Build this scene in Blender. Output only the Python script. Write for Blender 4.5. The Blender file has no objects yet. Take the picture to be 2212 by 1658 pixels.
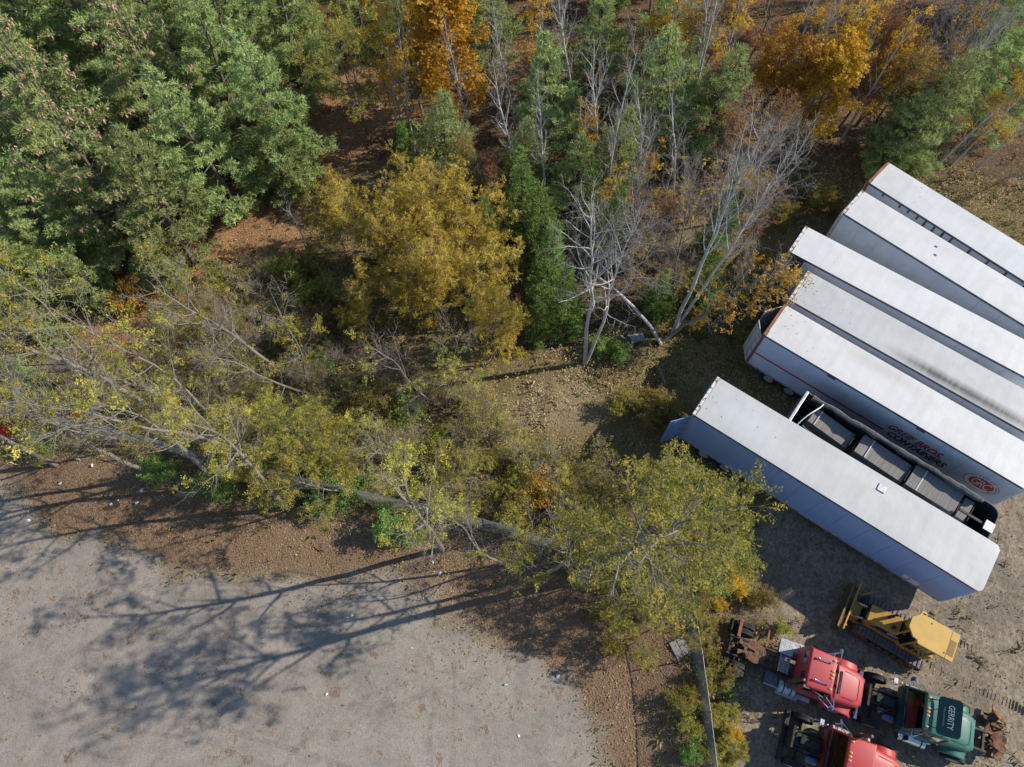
import bpy, bmesh, math, random
import numpy as np
from mathutils import Vector, Matrix, Euler
R = math.radians
SC = bpy.context.scene
COL = SC.collection

# ------------------------------------------------------------------ camera, sky, sun, exposure
PITCH, CAM_H = 25.5, 37.0
cam_d = bpy.data.cameras.new('camera'); cam = bpy.data.objects.new('camera', cam_d); COL.objects.link(cam)
cam.location = (0, 0, CAM_H); cam.rotation_euler = (R(PITCH), 0, 0)
cam_d.sensor_width = 36.0; cam_d.lens = 36.0 * 2812 / 4056; cam_d.clip_start = 0.5; cam_d.clip_end = 3000
SC.camera = cam
SUN_AZ, SUN_EL = 10.0, 35.0            # the sun stands towards +X, a little to +Y
world = bpy.data.worlds.new('World'); SC.world = world; world.use_nodes = True
wn = world.node_tree; bg = wn.nodes['Background']
sky = wn.nodes.new('ShaderNodeTexSky'); sky.sky_type = 'NISHITA'; sky.sun_disc = False
sky.sun_elevation = R(SUN_EL); sky.sun_rotation = R(90 - SUN_AZ); sky.air_density = 1.0; sky.dust_density = 0.0; sky.ozone_density = 3.0
wn.links.new(sky.outputs[0], bg.inputs[0]); bg.inputs[1].default_value = 0.115
sun_d = bpy.data.lights.new('sun', 'SUN'); sun_d.energy = 4.4; sun_d.angle = R(0.53); sun_d.color = (1.0, 0.93, 0.82)
sun = bpy.data.objects.new('sun', sun_d); COL.objects.link(sun); sun.location = (60, 10, 60)
sv = Vector((math.cos(R(SUN_AZ)) * math.cos(R(SUN_EL)), math.sin(R(SUN_AZ)) * math.cos(R(SUN_EL)), math.sin(R(SUN_EL))))
sun.rotation_euler = sv.to_track_quat('Z', 'Y').to_euler()
SC.view_settings.view_transform = 'Standard'; SC.view_settings.look = 'None'
SC.view_settings.exposure = 0.28; SC.view_settings.gamma = 1.0; SC.view_settings.use_curve_mapping = False

SC.render.engine = 'CYCLES'; SC.cycles.max_bounces = 5; SC.cycles.diffuse_bounces = 2; SC.cycles.glossy_bounces = 2; SC.cycles.transmission_bounces = 4; SC.cycles.transparent_max_bounces = 4
SC.cycles.caustics_reflective = False; SC.cycles.caustics_refractive = False

# ------------------------------------------------------------------ pixel -> place (a pixel gives a direction, z the height it is met at)
_f, _c, _s = 2812.0 * 2212 / 4056, math.cos(R(PITCH)), math.sin(R(PITCH))
def G(x, y, z=0.0):
    u, v = (x - 1106.0) / _f, -(y - 829.0) / _f
    d = (u, _s + v * _c, -_c + v * _s)
    t = (z - CAM_H) / d[2]
    return (d[0] * t, d[1] * t, z)

# ------------------------------------------------------------------ materials
MATS = {}
def nodes_of(name):
    m = bpy.data.materials.new(name); m.use_nodes = True
    nt = m.node_tree; b = nt.nodes['Principled BSDF']
    return m, nt, b
def ramp(nt, stops, interp='LINEAR'):
    r = nt.nodes.new('ShaderNodeValToRGB'); r.color_ramp.interpolation = interp
    el = r.color_ramp.elements
    while len(el) < len(stops): el.new(0.5)
    for e, (p, c) in zip(el, stops):
        e.position = p; e.color = (c[0], c[1], c[2], 1) if not isinstance(c, (int, float)) else (c, c, c, 1)
    return r
def noise(nt, vec, scale, detail=5, rough=0.6, dist=0.0, dim='3D'):
    n = nt.nodes.new('ShaderNodeTexNoise'); n.noise_dimensions = dim; n.inputs['Scale'].default_value = scale
    n.inputs['Detail'].default_value = detail; n.inputs['Roughness'].default_value = rough; n.inputs['Distortion'].default_value = dist
    if vec is not None: nt.links.new(vec, n.inputs['Vector'])
    return n
def mix(nt, fac, a, b, mode='MIX'):
    m = nt.nodes.new('ShaderNodeMix'); m.data_type = 'RGBA'; m.blend_type = mode
    for sock, v in ((m.inputs['Factor'], fac), (m.inputs[6], a), (m.inputs[7], b)):
        if hasattr(v, 'links') or hasattr(v, 'is_output'): nt.links.new(v, sock)
        elif isinstance(v, (int, float)): sock.default_value = v
        else: sock.default_value = (v[0], v[1], v[2], 1)
    return m.outputs[2]
def math_n(nt, op, a, b=0.0):
    m = nt.nodes.new('ShaderNodeMath'); m.operation = op; m.use_clamp = False
    for sock, v in ((m.inputs[0], a), (m.inputs[1], b)):
        if hasattr(v, 'is_output'): nt.links.new(v, sock)
        else: sock.default_value = v
    return m.outputs[0]
def M(name, col, rough=0.6, metal=0.0, col2=None, scale=3.0, lo=0.4, hi=0.65, bump=0.0, bscale=30.0, coat=0.0, third=None, tscale=12.0, tlo=0.62, thi=0.7):
    """painted / plain surface with noise wear; col2 = second tone, third = rust or dirt spots"""
    if name in MATS: return MATS[name]
    m, nt, b = nodes_of(name); MATS[name] = m
    tc = nt.nodes.new('ShaderNodeTexCoord'); vec = tc.outputs['Object']
    c = None
    if col2 is not None:
        n = noise(nt, vec, scale); r = ramp(nt, [(lo, 0.0), (hi, 1.0)]); nt.links.new(n.outputs[0], r.inputs[0])
        c = mix(nt, r.outputs[0], col, col2)
    if third is not None:
        n = noise(nt, vec, tscale, 6, 0.7); r = ramp(nt, [(tlo, 0.0), (thi, 1.0)]); nt.links.new(n.outputs[0], r.inputs[0])
        c = mix(nt, r.outputs[0], c if c is not None else col, third)
    if c is None: b.inputs['Base Color'].default_value = (*col, 1)
    else: nt.links.new(c, b.inputs['Base Color'])
    b.inputs['Roughness'].default_value = rough; b.inputs['Metallic'].default_value = metal
    if coat: b.inputs['Coat Weight'].default_value = coat; b.inputs['Coat Roughness'].default_value = 0.12
    if bump:
        n = noise(nt, vec, bscale, 4); bp = nt.nodes.new('ShaderNodeBump'); bp.inputs['Strength'].default_value = bump; bp.inputs['Distance'].default_value = 0.05
        nt.links.new(n.outputs[0], bp.inputs['Height']); nt.links.new(bp.outputs[0], b.inputs['Normal'])
    return m
def glass_mat():
    m, nt, b = nodes_of('dark_glass'); MATS['glass'] = m
    b.inputs['Base Color'].default_value = (0.55, 0.62, 0.6, 1); b.inputs['Roughness'].default_value = 0.04
    b.inputs['Transmission Weight'].default_value = 1.0; b.inputs['IOR'].default_value = 1.05
    b.inputs['Coat Weight'].default_value = 0.6; b.inputs['Coat Roughness'].default_value = 0.03
    return m
GLASS = glass_mat()

# ------------------------------------------------------------------ mesh helpers
class MB:
    def __init__(s): s.v = []; s.f = []
    def add(s, verts, faces, mat=None):
        o = len(s.v)
        s.v += [tuple(mat @ Vector(p)) if mat is not None else tuple(p) for p in verts]
        s.f += [tuple(i + o for i in fc) for fc in faces]; return s
    def box(s, x0, x1, y0, y1, z0, z1, mat=None, bev=0.0):
        if bev > 0:
            bm = bmesh.new(); bmesh.ops.create_cube(bm, size=1.0)
            for v in bm.verts: v.co = Vector(((x0 + x1) / 2 + v.co.x * (x1 - x0), (y0 + y1) / 2 + v.co.y * (y1 - y0), (z0 + z1) / 2 + v.co.z * (z1 - z0)))
            bmesh.ops.bevel(bm, geom=bm.edges[:], offset=bev, segments=2, affect='EDGES', profile=0.5)
            s.bm(bm, mat); return s
        return s.add([(x0, y0, z0), (x1, y0, z0), (x1, y1, z0), (x0, y1, z0), (x0, y0, z1), (x1, y0, z1), (x1, y1, z1), (x0, y1, z1)],
                     [(0, 3, 2, 1), (4, 5, 6, 7), (0, 1, 5, 4), (1, 2, 6, 5), (2, 3, 7, 6), (3, 0, 4, 7)], mat)
    def bm(s, bm, mat=None):
        bm.verts.index_update()
        s.add([v.co.copy() for v in bm.verts], [[v.index for v in f.verts] for f in bm.faces], mat); bm.free(); return s
    def tube(s, pts, rad, n=8, cap=True, mat=None):
        pts = [Vector(p) for p in pts]
        rads = rad if isinstance(rad, (list, tuple)) else [rad] * len(pts)
        verts, faces = [], []
        for i, p in enumerate(pts):
            d = (pts[min(i + 1, len(pts) - 1)] - pts[max(i - 1, 0)]).normalized()
            a = d.orthogonal().normalized() if i == 0 else (pa - d * pa.dot(d)).normalized()
            pa = a; b = d.cross(a)
            for k in range(n):
                t = 2 * math.pi * k / n; verts.append(p + (a * math.cos(t) + b * math.sin(t)) * rads[i])
        for i in range(len(pts) - 1):
            for k in range(n): faces.append((i * n + k, i * n + (k + 1) % n, (i + 1) * n + (k + 1) % n, (i + 1) * n + k))
        if cap: faces.append(tuple(range(n - 1, -1, -1))); faces.append(tuple(range((len(pts) - 1) * n, len(pts) * n)))
        return s.add(verts, faces, mat)
    def prism(s, prof, a0, a1, axis='y', mat=None, prof2=None):
        """closed profile (2D) extruded along an axis from a0 to a1; prof2 = other end's profile"""
        n = len(prof); q = prof2 or prof
        def P(p, a): return (p[0], a, p[1]) if axis == 'y' else ((a, p[0], p[1]) if axis == 'x' else (p[0], p[1], a))
        v = [P(p, a0) for p in prof] + [P(p, a1) for p in q]
        f = [tuple(range(n - 1, -1, -1)), tuple(range(n, 2 * n))] + [(i, (i + 1) % n, n + (i + 1) % n, n + i) for i in range(n)]
        return s.add(v, f, mat)
    def loft(s, rings, cap=True, mat=None):
        n = len(rings[0]); v = [p for r in rings for p in r]; f = []
        for i in range(len(rings) - 1):
            for k in range(n): f.append((i * n + k, i * n + (k + 1) % n, (i + 1) * n + (k + 1) % n, (i + 1) * n + k))
        if cap: f.append(tuple(range(n - 1, -1, -1))); f.append(tuple(range((len(rings) - 1) * n, len(rings) * n)))
        return s.add(v, f, mat)
    def build(s, name, m, parent=None, smooth=False, bevel=0.0):
        me = bpy.data.meshes.new(name); me.from_pydata(s.v, [], s.f); me.validate()
        bm = bmesh.new(); bm.from_mesh(me); bmesh.ops.recalc_face_normals(bm, faces=bm.faces)
        if bevel > 0:
            ed = [e for e in bm.edges if len(e.link_faces) == 2 and e.calc_face_angle(0) > 0.5]
            bmesh.ops.bevel(bm, geom=ed, offset=bevel, segments=2, affect='EDGES', profile=0.5, clamp_overlap=True)
        bm.to_mesh(me); bm.free()
        if smooth:
            me.polygons.foreach_set('use_smooth', [True] * len(me.polygons))
            try: me.set_sharp_from_angle(angle=R(38))
            except Exception: pass
        me.materials.append(m)
        return link(name, me, parent)
def link(name, me, parent=None):
    o = bpy.data.objects.new(name, me); COL.objects.link(o)
    if parent is not None: o.parent = parent
    return o
def thing(name, label, cat, loc=(0, 0, 0), rz=0.0, group=None, rot=None):
    o = bpy.data.objects.new(name, None); COL.objects.link(o); o.empty_display_size = 0.2
    o.location = loc; o.rotation_euler = rot if rot is not None else (0, 0, rz)
    return tag(o, label, cat, group)
def tag(o, label, cat, group=None):
    o['label'] = label; o['category'] = cat
    if group: o['group'] = group
    return o
def copy_tree(o, parent=None):
    c = o.copy(); COL.objects.link(c); c.parent = parent
    for ch in list(o.children): copy_tree(ch, c)
    return c
def numpy_mesh(name, verts, faces_flat, nper, m, tint=None, parent=None, smooth=False):
    """verts (N,3), faces_flat indices with nper per face; tint = per-vertex float"""
    me = bpy.data.meshes.new(name); nf = len(faces_flat) // nper
    me.vertices.add(len(verts)); me.vertices.foreach_set('co', np.asarray(verts, np.float32).ravel())
    me.loops.add(len(faces_flat)); me.loops.foreach_set('vertex_index', np.asarray(faces_flat, np.int32))
    me.polygons.add(nf); me.polygons.foreach_set('loop_start', np.arange(0, nf * nper, nper, dtype=np.int32))
    me.polygons.foreach_set('loop_total', np.full(nf, nper, np.int32))
    if smooth: me.polygons.foreach_set('use_smooth', np.ones(nf, bool))
    me.update(calc_edges=True)
    if tint is not None:
        at = me.attributes.new('tint', 'FLOAT', 'POINT'); at.data.foreach_set('value', np.asarray(tint, np.float32))
    if m: me.materials.append(m)
    return link(name, me, parent)
def lettering(name, text, size_h, width, m, parent, mat, shear=0.0, bold=0.0, spacing=1.0):
    """flat letters as a mesh, fitted to width x height, lower left corner at the origin of mat"""
    cu = bpy.data.curves.new(name, 'FONT'); cu.body = text; cu.size = 1.0; cu.shear = shear; cu.offset = bold; cu.extrude = 0.004; cu.resolution_u = 3
    cu.space_character = spacing
    t = bpy.data.objects.new(name, cu); COL.objects.link(t)
    dg = bpy.context.evaluated_depsgraph_get(); dg.update()
    me = bpy.data.meshes.new_from_object(t.evaluated_get(dg)); bpy.data.objects.remove(t); bpy.data.curves.remove(cu)
    co = np.zeros(len(me.vertices) * 3); me.vertices.foreach_get('co', co); co = co.reshape(-1, 3)
    mn, mx = co.min(0), co.max(0)
    co[:, 0] = (co[:, 0] - mn[0]) * width / (mx[0] - mn[0]); co[:, 1] = (co[:, 1] - mn[1]) * size_h / (mx[1] - mn[1])
    me.vertices.foreach_set('co', co.ravel()); me.transform(mat); me.materials.clear(); me.materials.append(m); me.update()
    return link(name, me, parent)
def plane_mat(origin, xdir, ydir):
    x = Vector(xdir).normalized(); y = Vector(ydir).normalized(); z = x.cross(y)
    m = Matrix((x, y, z)).transposed().to_4x4(); m.translation = Vector(origin); return m
# ------------------------------------------------------------------ ground zones
def wpoly(pts): return np.array([G(x, y)[:2] for x, y in pts])
def sdist(P, poly):
    """signed distance to a polygon, positive inside"""
    x, y = P[:, 0], P[:, 1]; best = np.full(len(P), 1e9); ins = np.zeros(len(P), bool)
    n = len(poly)
    for i in range(n):
        a, b = poly[i], poly[(i + 1) % n]; ab = b - a
        t = np.clip(((x - a[0]) * ab[0] + (y - a[1]) * ab[1]) / (ab @ ab + 1e-9), 0, 1)
        best = np.minimum(best, (x - a[0] - t * ab[0]) ** 2 + (y - a[1] - t * ab[1]) ** 2)
        c = ((a[1] > y) != (b[1] > y)); ins ^= c & (x < (b[0] - a[0]) * (y - a[1]) / ((b[1] - a[1]) if b[1] != a[1] else 1e-9) + a[0])
    d = np.sqrt(best); return np.where(ins, d, -d)
def sstep(d, a, b): t = np.clip((d - a) / (b - a), 0, 1); return t * t * (3 - 2 * t)
_wr = np.random.RandomState(5); _wk = [( _wr.uniform(0, 6.28), _wr.uniform(0.25, 1) * 2 ** (k / 3.0) * 0.35, _wr.uniform(0, 6.28)) for k in range(14)]
def wob(P, s=1.0):
    o = np.zeros(len(P))
    for a, k, ph in _wk: o += np.sin((P[:, 0] * math.cos(a) + P[:, 1] * math.sin(a)) * k * s + ph) / (0.6 + k)
    return o / 3.2
LOT = wpoly([(-500, 1075), (0, 1062), (90, 1085), (150, 1120), (300, 1150), (420, 1190), (560, 1215), (640, 1245), (760, 1262), (880, 1290), (994, 1317), (1050, 1350), (1086, 1384), (1170, 1420), (1175, 1455), (1260, 1505), (1330, 1535), (1354, 1555), (1346, 1610), (1386, 1660), (1400, 1850), (-500, 1850)])
LITTER = wpoly([(-500, 900), (0, 905), (200, 950), (400, 1000), (600, 1060), (760, 1090), (1000, 1140), (1190, 1195), (1440, 1275), (1480, 1420), (1510, 1660), (1510, 1900), (-500, 1900)])
YARD = wpoly([(1590, 1330), (1610, 1180), (1680, 1090), (1990, 1120), (2120, 1060), (2250, 980), (2700, 950), (2700, 1900), (1590, 1900), (1590, 1560), (1700, 1420)])
WOODS = wpoly([(-1100, -700), (-600, 760), (150, 640), (430, 480), (640, 380), (900, 400), (1100, 700), (1400, 700), (1480, 500), (1800, 330), (2700, 420), (3300, -700)])
NEEDLES = [(560, 530, 3.6), (480, 460, 2.4), (300, 700, 3.2), (770, 240, 4.2), (745, 340, 3.2), (1090, 120, 4.5), (620, 300, 3.0), (430, 560, 2.0)]
PATCH = wpoly([(1120, 890), (1170, 850), (1250, 840), (1310, 870), (1340, 900), (1280, 920), (1200, 940), (1140, 930)])
def zones(P):
    w = wob(P); w2 = wob(P[:, ::-1] * 1.0 + 7.3, 2.3)
    lot = sstep(sdist(P, LOT) + w * 1.1 + w2 * 0.5, -0.8, 0.9)
    lit = sstep(sdist(P, LITTER) + w * 0.8, -0.3, 0.7) * (1 - lot)
    yard = sstep(sdist(P, YARD) + w * 1.2 + w2 * 0.4, -0.6, 0.9)
    woods = sstep(sdist(P, WOODS) + w * 1.0, -1.0, 1.0)
    need = np.zeros(len(P))
    for x, y, r in NEEDLES:
        c = G(x, y); need = np.maximum(need, sstep(r - np.hypot(P[:, 0] - c[0], P[:, 1] - c[1]) + w * 1.4, -0.3, 1.4))
    patch = sstep(sdist(P, PATCH) + w * 0.5, -0.4, 0.6)
    return dict(lot=lot, litter=lit, yard=yard, woods=woods, needles=need, patch=patch)
def attr(me, name, vals):
    a = me.attributes.new(name, 'FLOAT', 'POINT'); a.data.foreach_set('value', np.asarray(vals, np.float32))
def ground_material():
    m, nt, b = nodes_of('ground_soil'); tc = nt.nodes.new('ShaderNodeTexCoord'); V = tc.outputs['Object']
    def A(n):
        a = nt.nodes.new('ShaderNodeAttribute'); a.attribute_name = n; return a.outputs['Fac']
    def N(scale, stops, det=6, rg=0.65, dist=0.0):
        n = noise(nt, V, scale, det, rg, dist, '2D'); r = ramp(nt, stops); nt.links.new(n.outputs[0], r.inputs[0]); return r.outputs[0]
    # brush floor: tan straw, olive, brown
    brush = N(7.0, [(0.28, (0.07, 0.05, 0.025)), (0.45, (0.19, 0.135, 0.06)), (0.56, (0.28, 0.205, 0.095)), (0.72, (0.38, 0.29, 0.15))], 4, 0.8)
    olive = N(0.55, [(0.45, 0.0), (0.62, 0.6)]); brush = mix(nt, olive, brush, (0.17, 0.155, 0.05))
    wood = N(6.0, [(0.3, (0.05, 0.03, 0.016)), (0.5, (0.15, 0.088, 0.045)), (0.72, (0.29, 0.175, 0.09))], 4, 0.78)
    base = mix(nt, A('woods'), brush, wood)
    ned = N(9.0, [(0.3, (0.20, 0.10, 0.042)), (0.5, (0.38, 0.205, 0.095)), (0.7, (0.48, 0.30, 0.165))], 4, 0.72)
    base = mix(nt, A('needles'), base, ned)
    pat = N(9.0, [(0.3, (0.17, 0.125, 0.065)), (0.6, (0.33, 0.265, 0.15)), (0.75, (0.42, 0.35, 0.22))], 4, 0.78)
    base = mix(nt, A('patch'), base, pat)
    # fallen leaf band: speckled brown
    lit = N(16.0, [(0.3, (0.12, 0.075, 0.042)), (0.48, (0.24, 0.15, 0.085)), (0.62, (0.33, 0.22, 0.13)), (0.75, (0.40, 0.30, 0.20))], 3, 0.8)
    base = mix(nt, A('litter'), base, lit)
    # yard: sandy dirt with grey, straw clumps
    yd = N(5.0, [(0.28, (0.15, 0.115, 0.078)), (0.5, (0.325, 0.265, 0.19)), (0.7, (0.43, 0.365, 0.275))], 5, 0.75)
    ys = N(2.2, [(0.48, 0.0), (0.62, 0.75)], 5, 0.7); yd = mix(nt, ys, yd, (0.19, 0.14, 0.08)); yb = N(0.35, [(0.47, 0.0), (0.6, 0.55)], 5, 0.7); yd = mix(nt, yb, yd, (0.17, 0.14, 0.11))
    base = mix(nt, A('yard'), base, yd)
    # lot: pale packed gravel, darker damp stains, leaf drifts in small patches
    lt = N(0.30, [(0.34, (0.27, 0.237, 0.208)), (0.5, (0.33, 0.288, 0.248)), (0.68, (0.385, 0.335, 0.285))], 6, 0.75)
    fine = N(15.0, [(0.3, 0.66), (0.48, 1.0), (0.7, 1.18)], 4, 0.85); lt = mix(nt, 1.0, lt, fine, 'MULTIPLY')
    mid = N(2.2, [(0.34, 0.80), (0.5, 1.0), (0.68, 1.06)], 5, 0.8, 0.6); lt = mix(nt, 1.0, lt, mid, 'MULTIPLY')
    stain = N(0.8, [(0.60, 0.0), (0.70, 0.45)], 4, 0.72); lt = mix(nt, stain, lt, (0.22, 0.185, 0.155))
    drift = N(1.1, [(0.60, 0.0), (0.66, 1.0)], 4, 0.78); sp = N(22.0, [(0.42, 0.0), (0.52, 1.0)], 3, 0.6)
    dm = math_n(nt, 'MULTIPLY', drift, sp); lt = mix(nt, dm, lt, (0.20, 0.105, 0.05))
    edge = N(20.0, [(0.45, 0.0), (0.58, 1.0)], 4, 0.7)
    lm = A('lot'); la = math_n(nt, 'ADD', lm, math_n(nt, 'MULTIPLY', math_n(nt, 'SUBTRACT', edge, 0.5), 0.8))
    lr = ramp(nt, [(0.25, 0.0), (0.75, 1.0)]); nt.links.new(la, lr.inputs[0])
    base = mix(nt, lr.outputs[0], base, lt)
    nt.links.new(base, b.inputs['Base Color']); b.inputs['Roughness'].default_value = 0.95; b.inputs['Specular IOR Level'].default_value = 0.15
    n1 = noise(nt, V, 9.0, 3, 0.8, 0.0, '2D'); bp = nt.nodes.new('ShaderNodeBump'); bp.inputs['Distance'].default_value = 0.09
    st = math_n(nt, 'SUBTRACT', math_n(nt, 'SUBTRACT', 0.9, math_n(nt, 'MULTIPLY', lm, 0.65)), math_n(nt, 'MULTIPLY', A('yard'), 0.45)); nt.links.new(st, bp.inputs['Strength'])
    nt.links.new(n1.outputs[0], bp.inputs['Height']); nt.links.new(bp.outputs[0], b.inputs['Normal'])
    return m
def ground_height(P, z=None):
    z = z or zones(P); rough = 0.05 + 0.10 * (1 - z['lot']) * (1 - 0.6 * z['yard']) * (1 - 0.6 * z['litter'])
    return (wob(P, 1.6) * 0.6 + wob(P[:, ::-1], 4.0) * 0.4) * rough * 0.8
def make_ground():
    xs = np.concatenate([[-700, -200, -90, -60], np.arange(-46, 46.01, 0.36), [60, 90, 200, 700]])
    ys = np.concatenate([[-700, -200, -60, -15], np.arange(-6, 58.01, 0.36), [70, 100, 200, 700]])
    X, Y = np.meshgrid(xs, ys); P = np.stack([X.ravel(), Y.ravel()], -1); z = zones(P)
    V = np.column_stack([P, ground_height(P, z)]); nx, ny = len(xs), len(ys)
    i = (np.arange(ny - 1)[:, None] * nx + np.arange(nx - 1)[None]).ravel()
    F = np.stack([i, i + 1, i + 1 + nx, i + nx], -1).ravel()
    o = numpy_mesh('ground', V, F, 4, ground_material(), smooth=True)
    for k, v in z.items(): attr(o.data, k, v)
    o['kind'] = 'structure'; return o
make_ground()

# ------------------------------------------------------------------ leaf cards: real little faces, coloured by a per-leaf tint
def leaf_faces(C, N, U, L, W):
    """rhombic leaves: centres C, normals N, long axes U, lengths L, widths W -> verts, quads"""
    U = U - N * (U * N).sum(1, keepdims=True); U /= np.linalg.norm(U, axis=1, keepdims=True) + 1e-9
    S = np.cross(N, U); h = (L / 2)[:, None]; w = (W / 2)[:, None]
    V = np.stack([C - U * h, C + S * w - U * h * 0.15, C + U * h, C - S * w - U * h * 0.15], 1).reshape(-1, 3)
    return V, np.arange(len(V))
def unit(v): return v / (np.linalg.norm(v, axis=-1, keepdims=True) + 1e-9)
def leaf_mat(name, stops, rough=0.6, transl=0.3, hue=0.06, detail=True):
    m, nt, b = nodes_of(name); a = nt.nodes.new('ShaderNodeAttribute'); a.attribute_name = 'tint'
    r = ramp(nt, stops); nt.links.new(a.outputs['Fac'], r.inputs[0]); c = r.outputs[0]
    oi = nt.nodes.new('ShaderNodeObjectInfo'); hs = nt.nodes.new('ShaderNodeHueSaturation')
    h = math_n(nt, 'ADD', 0.5 - hue / 2, math_n(nt, 'MULTIPLY', oi.outputs['Random'], hue)); nt.links.new(h, hs.inputs['Hue'])
    v = math_n(nt, 'ADD', 0.82, math_n(nt, 'MULTIPLY', oi.outputs['Random'], 0.36)); nt.links.new(v, hs.inputs['Value'])
    nt.links.new(c, hs.inputs['Color']); c = hs.outputs[0]
    nt.nodes.remove(b); b = nt.nodes.new('ShaderNodeBsdfDiffuse'); nt.links.new(c, b.inputs['Color'])
    t = nt.nodes.new('ShaderNodeBsdfTranslucent'); nt.links.new(c, t.inputs[0])
    ms = nt.nodes.new('ShaderNodeMixShader'); ms.inputs[0].default_value = transl
    nt.links.new(b.outputs[0], ms.inputs[1]); nt.links.new(t.outputs[0], ms.inputs[2])
    nt.links.new(ms.outputs[0], nt.nodes['Material Output'].inputs[0]); return m
# ------------------------------------------------------------------ shared materials for vehicles
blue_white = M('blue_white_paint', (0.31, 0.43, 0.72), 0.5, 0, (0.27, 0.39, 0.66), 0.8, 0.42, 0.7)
white_paint = M('white_paint', (0.66, 0.70, 0.76), 0.45, 0, (0.57, 0.61, 0.67), 1.3, 0.42, 0.7)
rail_grey = M('metal_and_rail_shade', (0.16, 0.16, 0.17), 0.5, 0.3, (0.09, 0.09, 0.10), 3)  # small metal parts; on trailer top rails the dark tone paints in shadow
low_rail = M('bottom_rail_grey', (0.48, 0.49, 0.50), 0.5, 0.2, (0.36, 0.36, 0.37), 4)
rusty_white = M('rusty_white_paint', (0.72, 0.71, 0.68), 0.6, 0, None, 3, third=(0.20, 0.075, 0.022), tscale=4.2, tlo=0.52, thi=0.57)
rust_brown = M('rust_brown', (0.24, 0.085, 0.045), 0.8, 0, (0.36, 0.15, 0.08), 5, bump=0.3)
black_rubber = M('tyre_rubber', (0.022, 0.022, 0.023), 0.85, 0, (0.06, 0.058, 0.055), 3, 0.5, 0.7)
dark_steel = M('dark_steel', (0.035, 0.034, 0.035), 0.6, 0.4, (0.10, 0.07, 0.05), 4, 0.5, 0.7)
chrome = M('chrome', (0.75, 0.76, 0.78), 0.12, 1.0)
alu_plate = M('aluminium_plate', (0.62, 0.63, 0.65), 0.4, 0.35, (0.45, 0.46, 0.48), 5)
rim_white = M('rim_white', (0.40, 0.39, 0.37), 0.5, 0, (0.30, 0.24, 0.2), 5, 0.55, 0.75)
door_dark = M('door_inside_grey', (0.055, 0.06, 0.066), 0.6, 0, (0.09, 0.095, 0.1), 3)
door_white = M('door_white', (0.60, 0.62, 0.65), 0.5, 0, (0.42, 0.44, 0.47), 1.5, 0.5, 0.7)
tail_red = M('marker_red', (0.24, 0.03, 0.035), 0.4)
amber = M('amber_lens', (0.62, 0.26, 0.07), 0.35)
print_red = M('print_red', (0.50, 0.03, 0.04), 0.5)
print_dark = M('print_dark', (0.022, 0.032, 0.05), 0.5)
print_white = M('print_white', (0.8, 0.8, 0.8), 0.5)

def roof_mat(name, stains=(), tone=(0.80, 0.80, 0.80)):
    """weathered sheet roof; stains = (x0, x1, y0, y1, colour, strength) soot or rust smears in metres"""
    m, nt, b = nodes_of(name); tc = nt.nodes.new('ShaderNodeTexCoord'); V = tc.outputs['Object']
    n = noise(nt, V, 0.9, 6, 0.6); r = ramp(nt, [(0.35, tuple(t * 0.90 for t in tone)), (0.6, tone)]); nt.links.new(n.outputs[0], r.inputs[0]); c = r.outputs[0]
    mp = nt.nodes.new('ShaderNodeMapping'); mp.inputs['Scale'].default_value = (6.0, 0.35, 1); nt.links.new(V, mp.inputs[0])
    n2 = noise(nt, mp.outputs[0], 1.2, 4, 0.6); r2 = ramp(nt, [(0.3, 0.955), (0.6, 1.0)]); nt.links.new(n2.outputs[0], r2.inputs[0]); c = mix(nt, 1.0, c, r2.outputs[0], 'MULTIPLY')
    n3 = noise(nt, V, 7.0, 6, 0.75); r3 = ramp(nt, [(0.68, 0.0), (0.76, 0.3)]); nt.links.new(n3.outputs[0], r3.inputs[0]); c = mix(nt, r3.outputs[0], c, (0.45, 0.45, 0.44))
    sx = nt.nodes.new('ShaderNodeSeparateXYZ'); nt.links.new(V, sx.inputs[0])
    for x0, x1, y0, y1, col, k in stains:
        ex = 1.0 / max(0.2, 0.3 * (x1 - x0)); ey = 1.0 / (0.5 * (y1 - y0))
        def band(s, a, bb, e):
            mid, half = (a + bb) / 2, (bb - a) / 2
            d = math_n(nt, 'ABSOLUTE', math_n(nt, 'SUBTRACT', s, mid)); q = math_n(nt, 'MULTIPLY', math_n(nt, 'SUBTRACT', half, d), e)
            mm = nt.nodes.new('ShaderNodeClamp'); nt.links.new(q, mm.inputs[0]); return mm.outputs[0]
        mask = math_n(nt, 'MULTIPLY', band(sx.outputs[0], x0, x1, ex), band(sx.outputs[1], y0, y1, ey))
        nn = noise(nt, mp.outputs[0], 0.8, 6, 0.7); mask = math_n(nt, 'MULTIPLY', mask, math_n(nt, 'ADD', 0.35, nn.outputs[0]))
        c = mix(nt, math_n(nt, 'MULTIPLY', mask, k), c, col)
    nt.links.new(c, b.inputs['Base Color']); b.inputs['Roughness'].default_value = 0.5
    n4 = noise(nt, V, 2.5, 4, 0.6); bp = nt.nodes.new('ShaderNodeBump'); bp.inputs['Strength'].default_value = 0.25; bp.inputs['Distance'].default_value = 0.03
    nt.links.new(n4.outputs[0], bp.inputs['Height']); nt.links.new(bp.outputs[0], b.inputs['Normal']); return m

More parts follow.
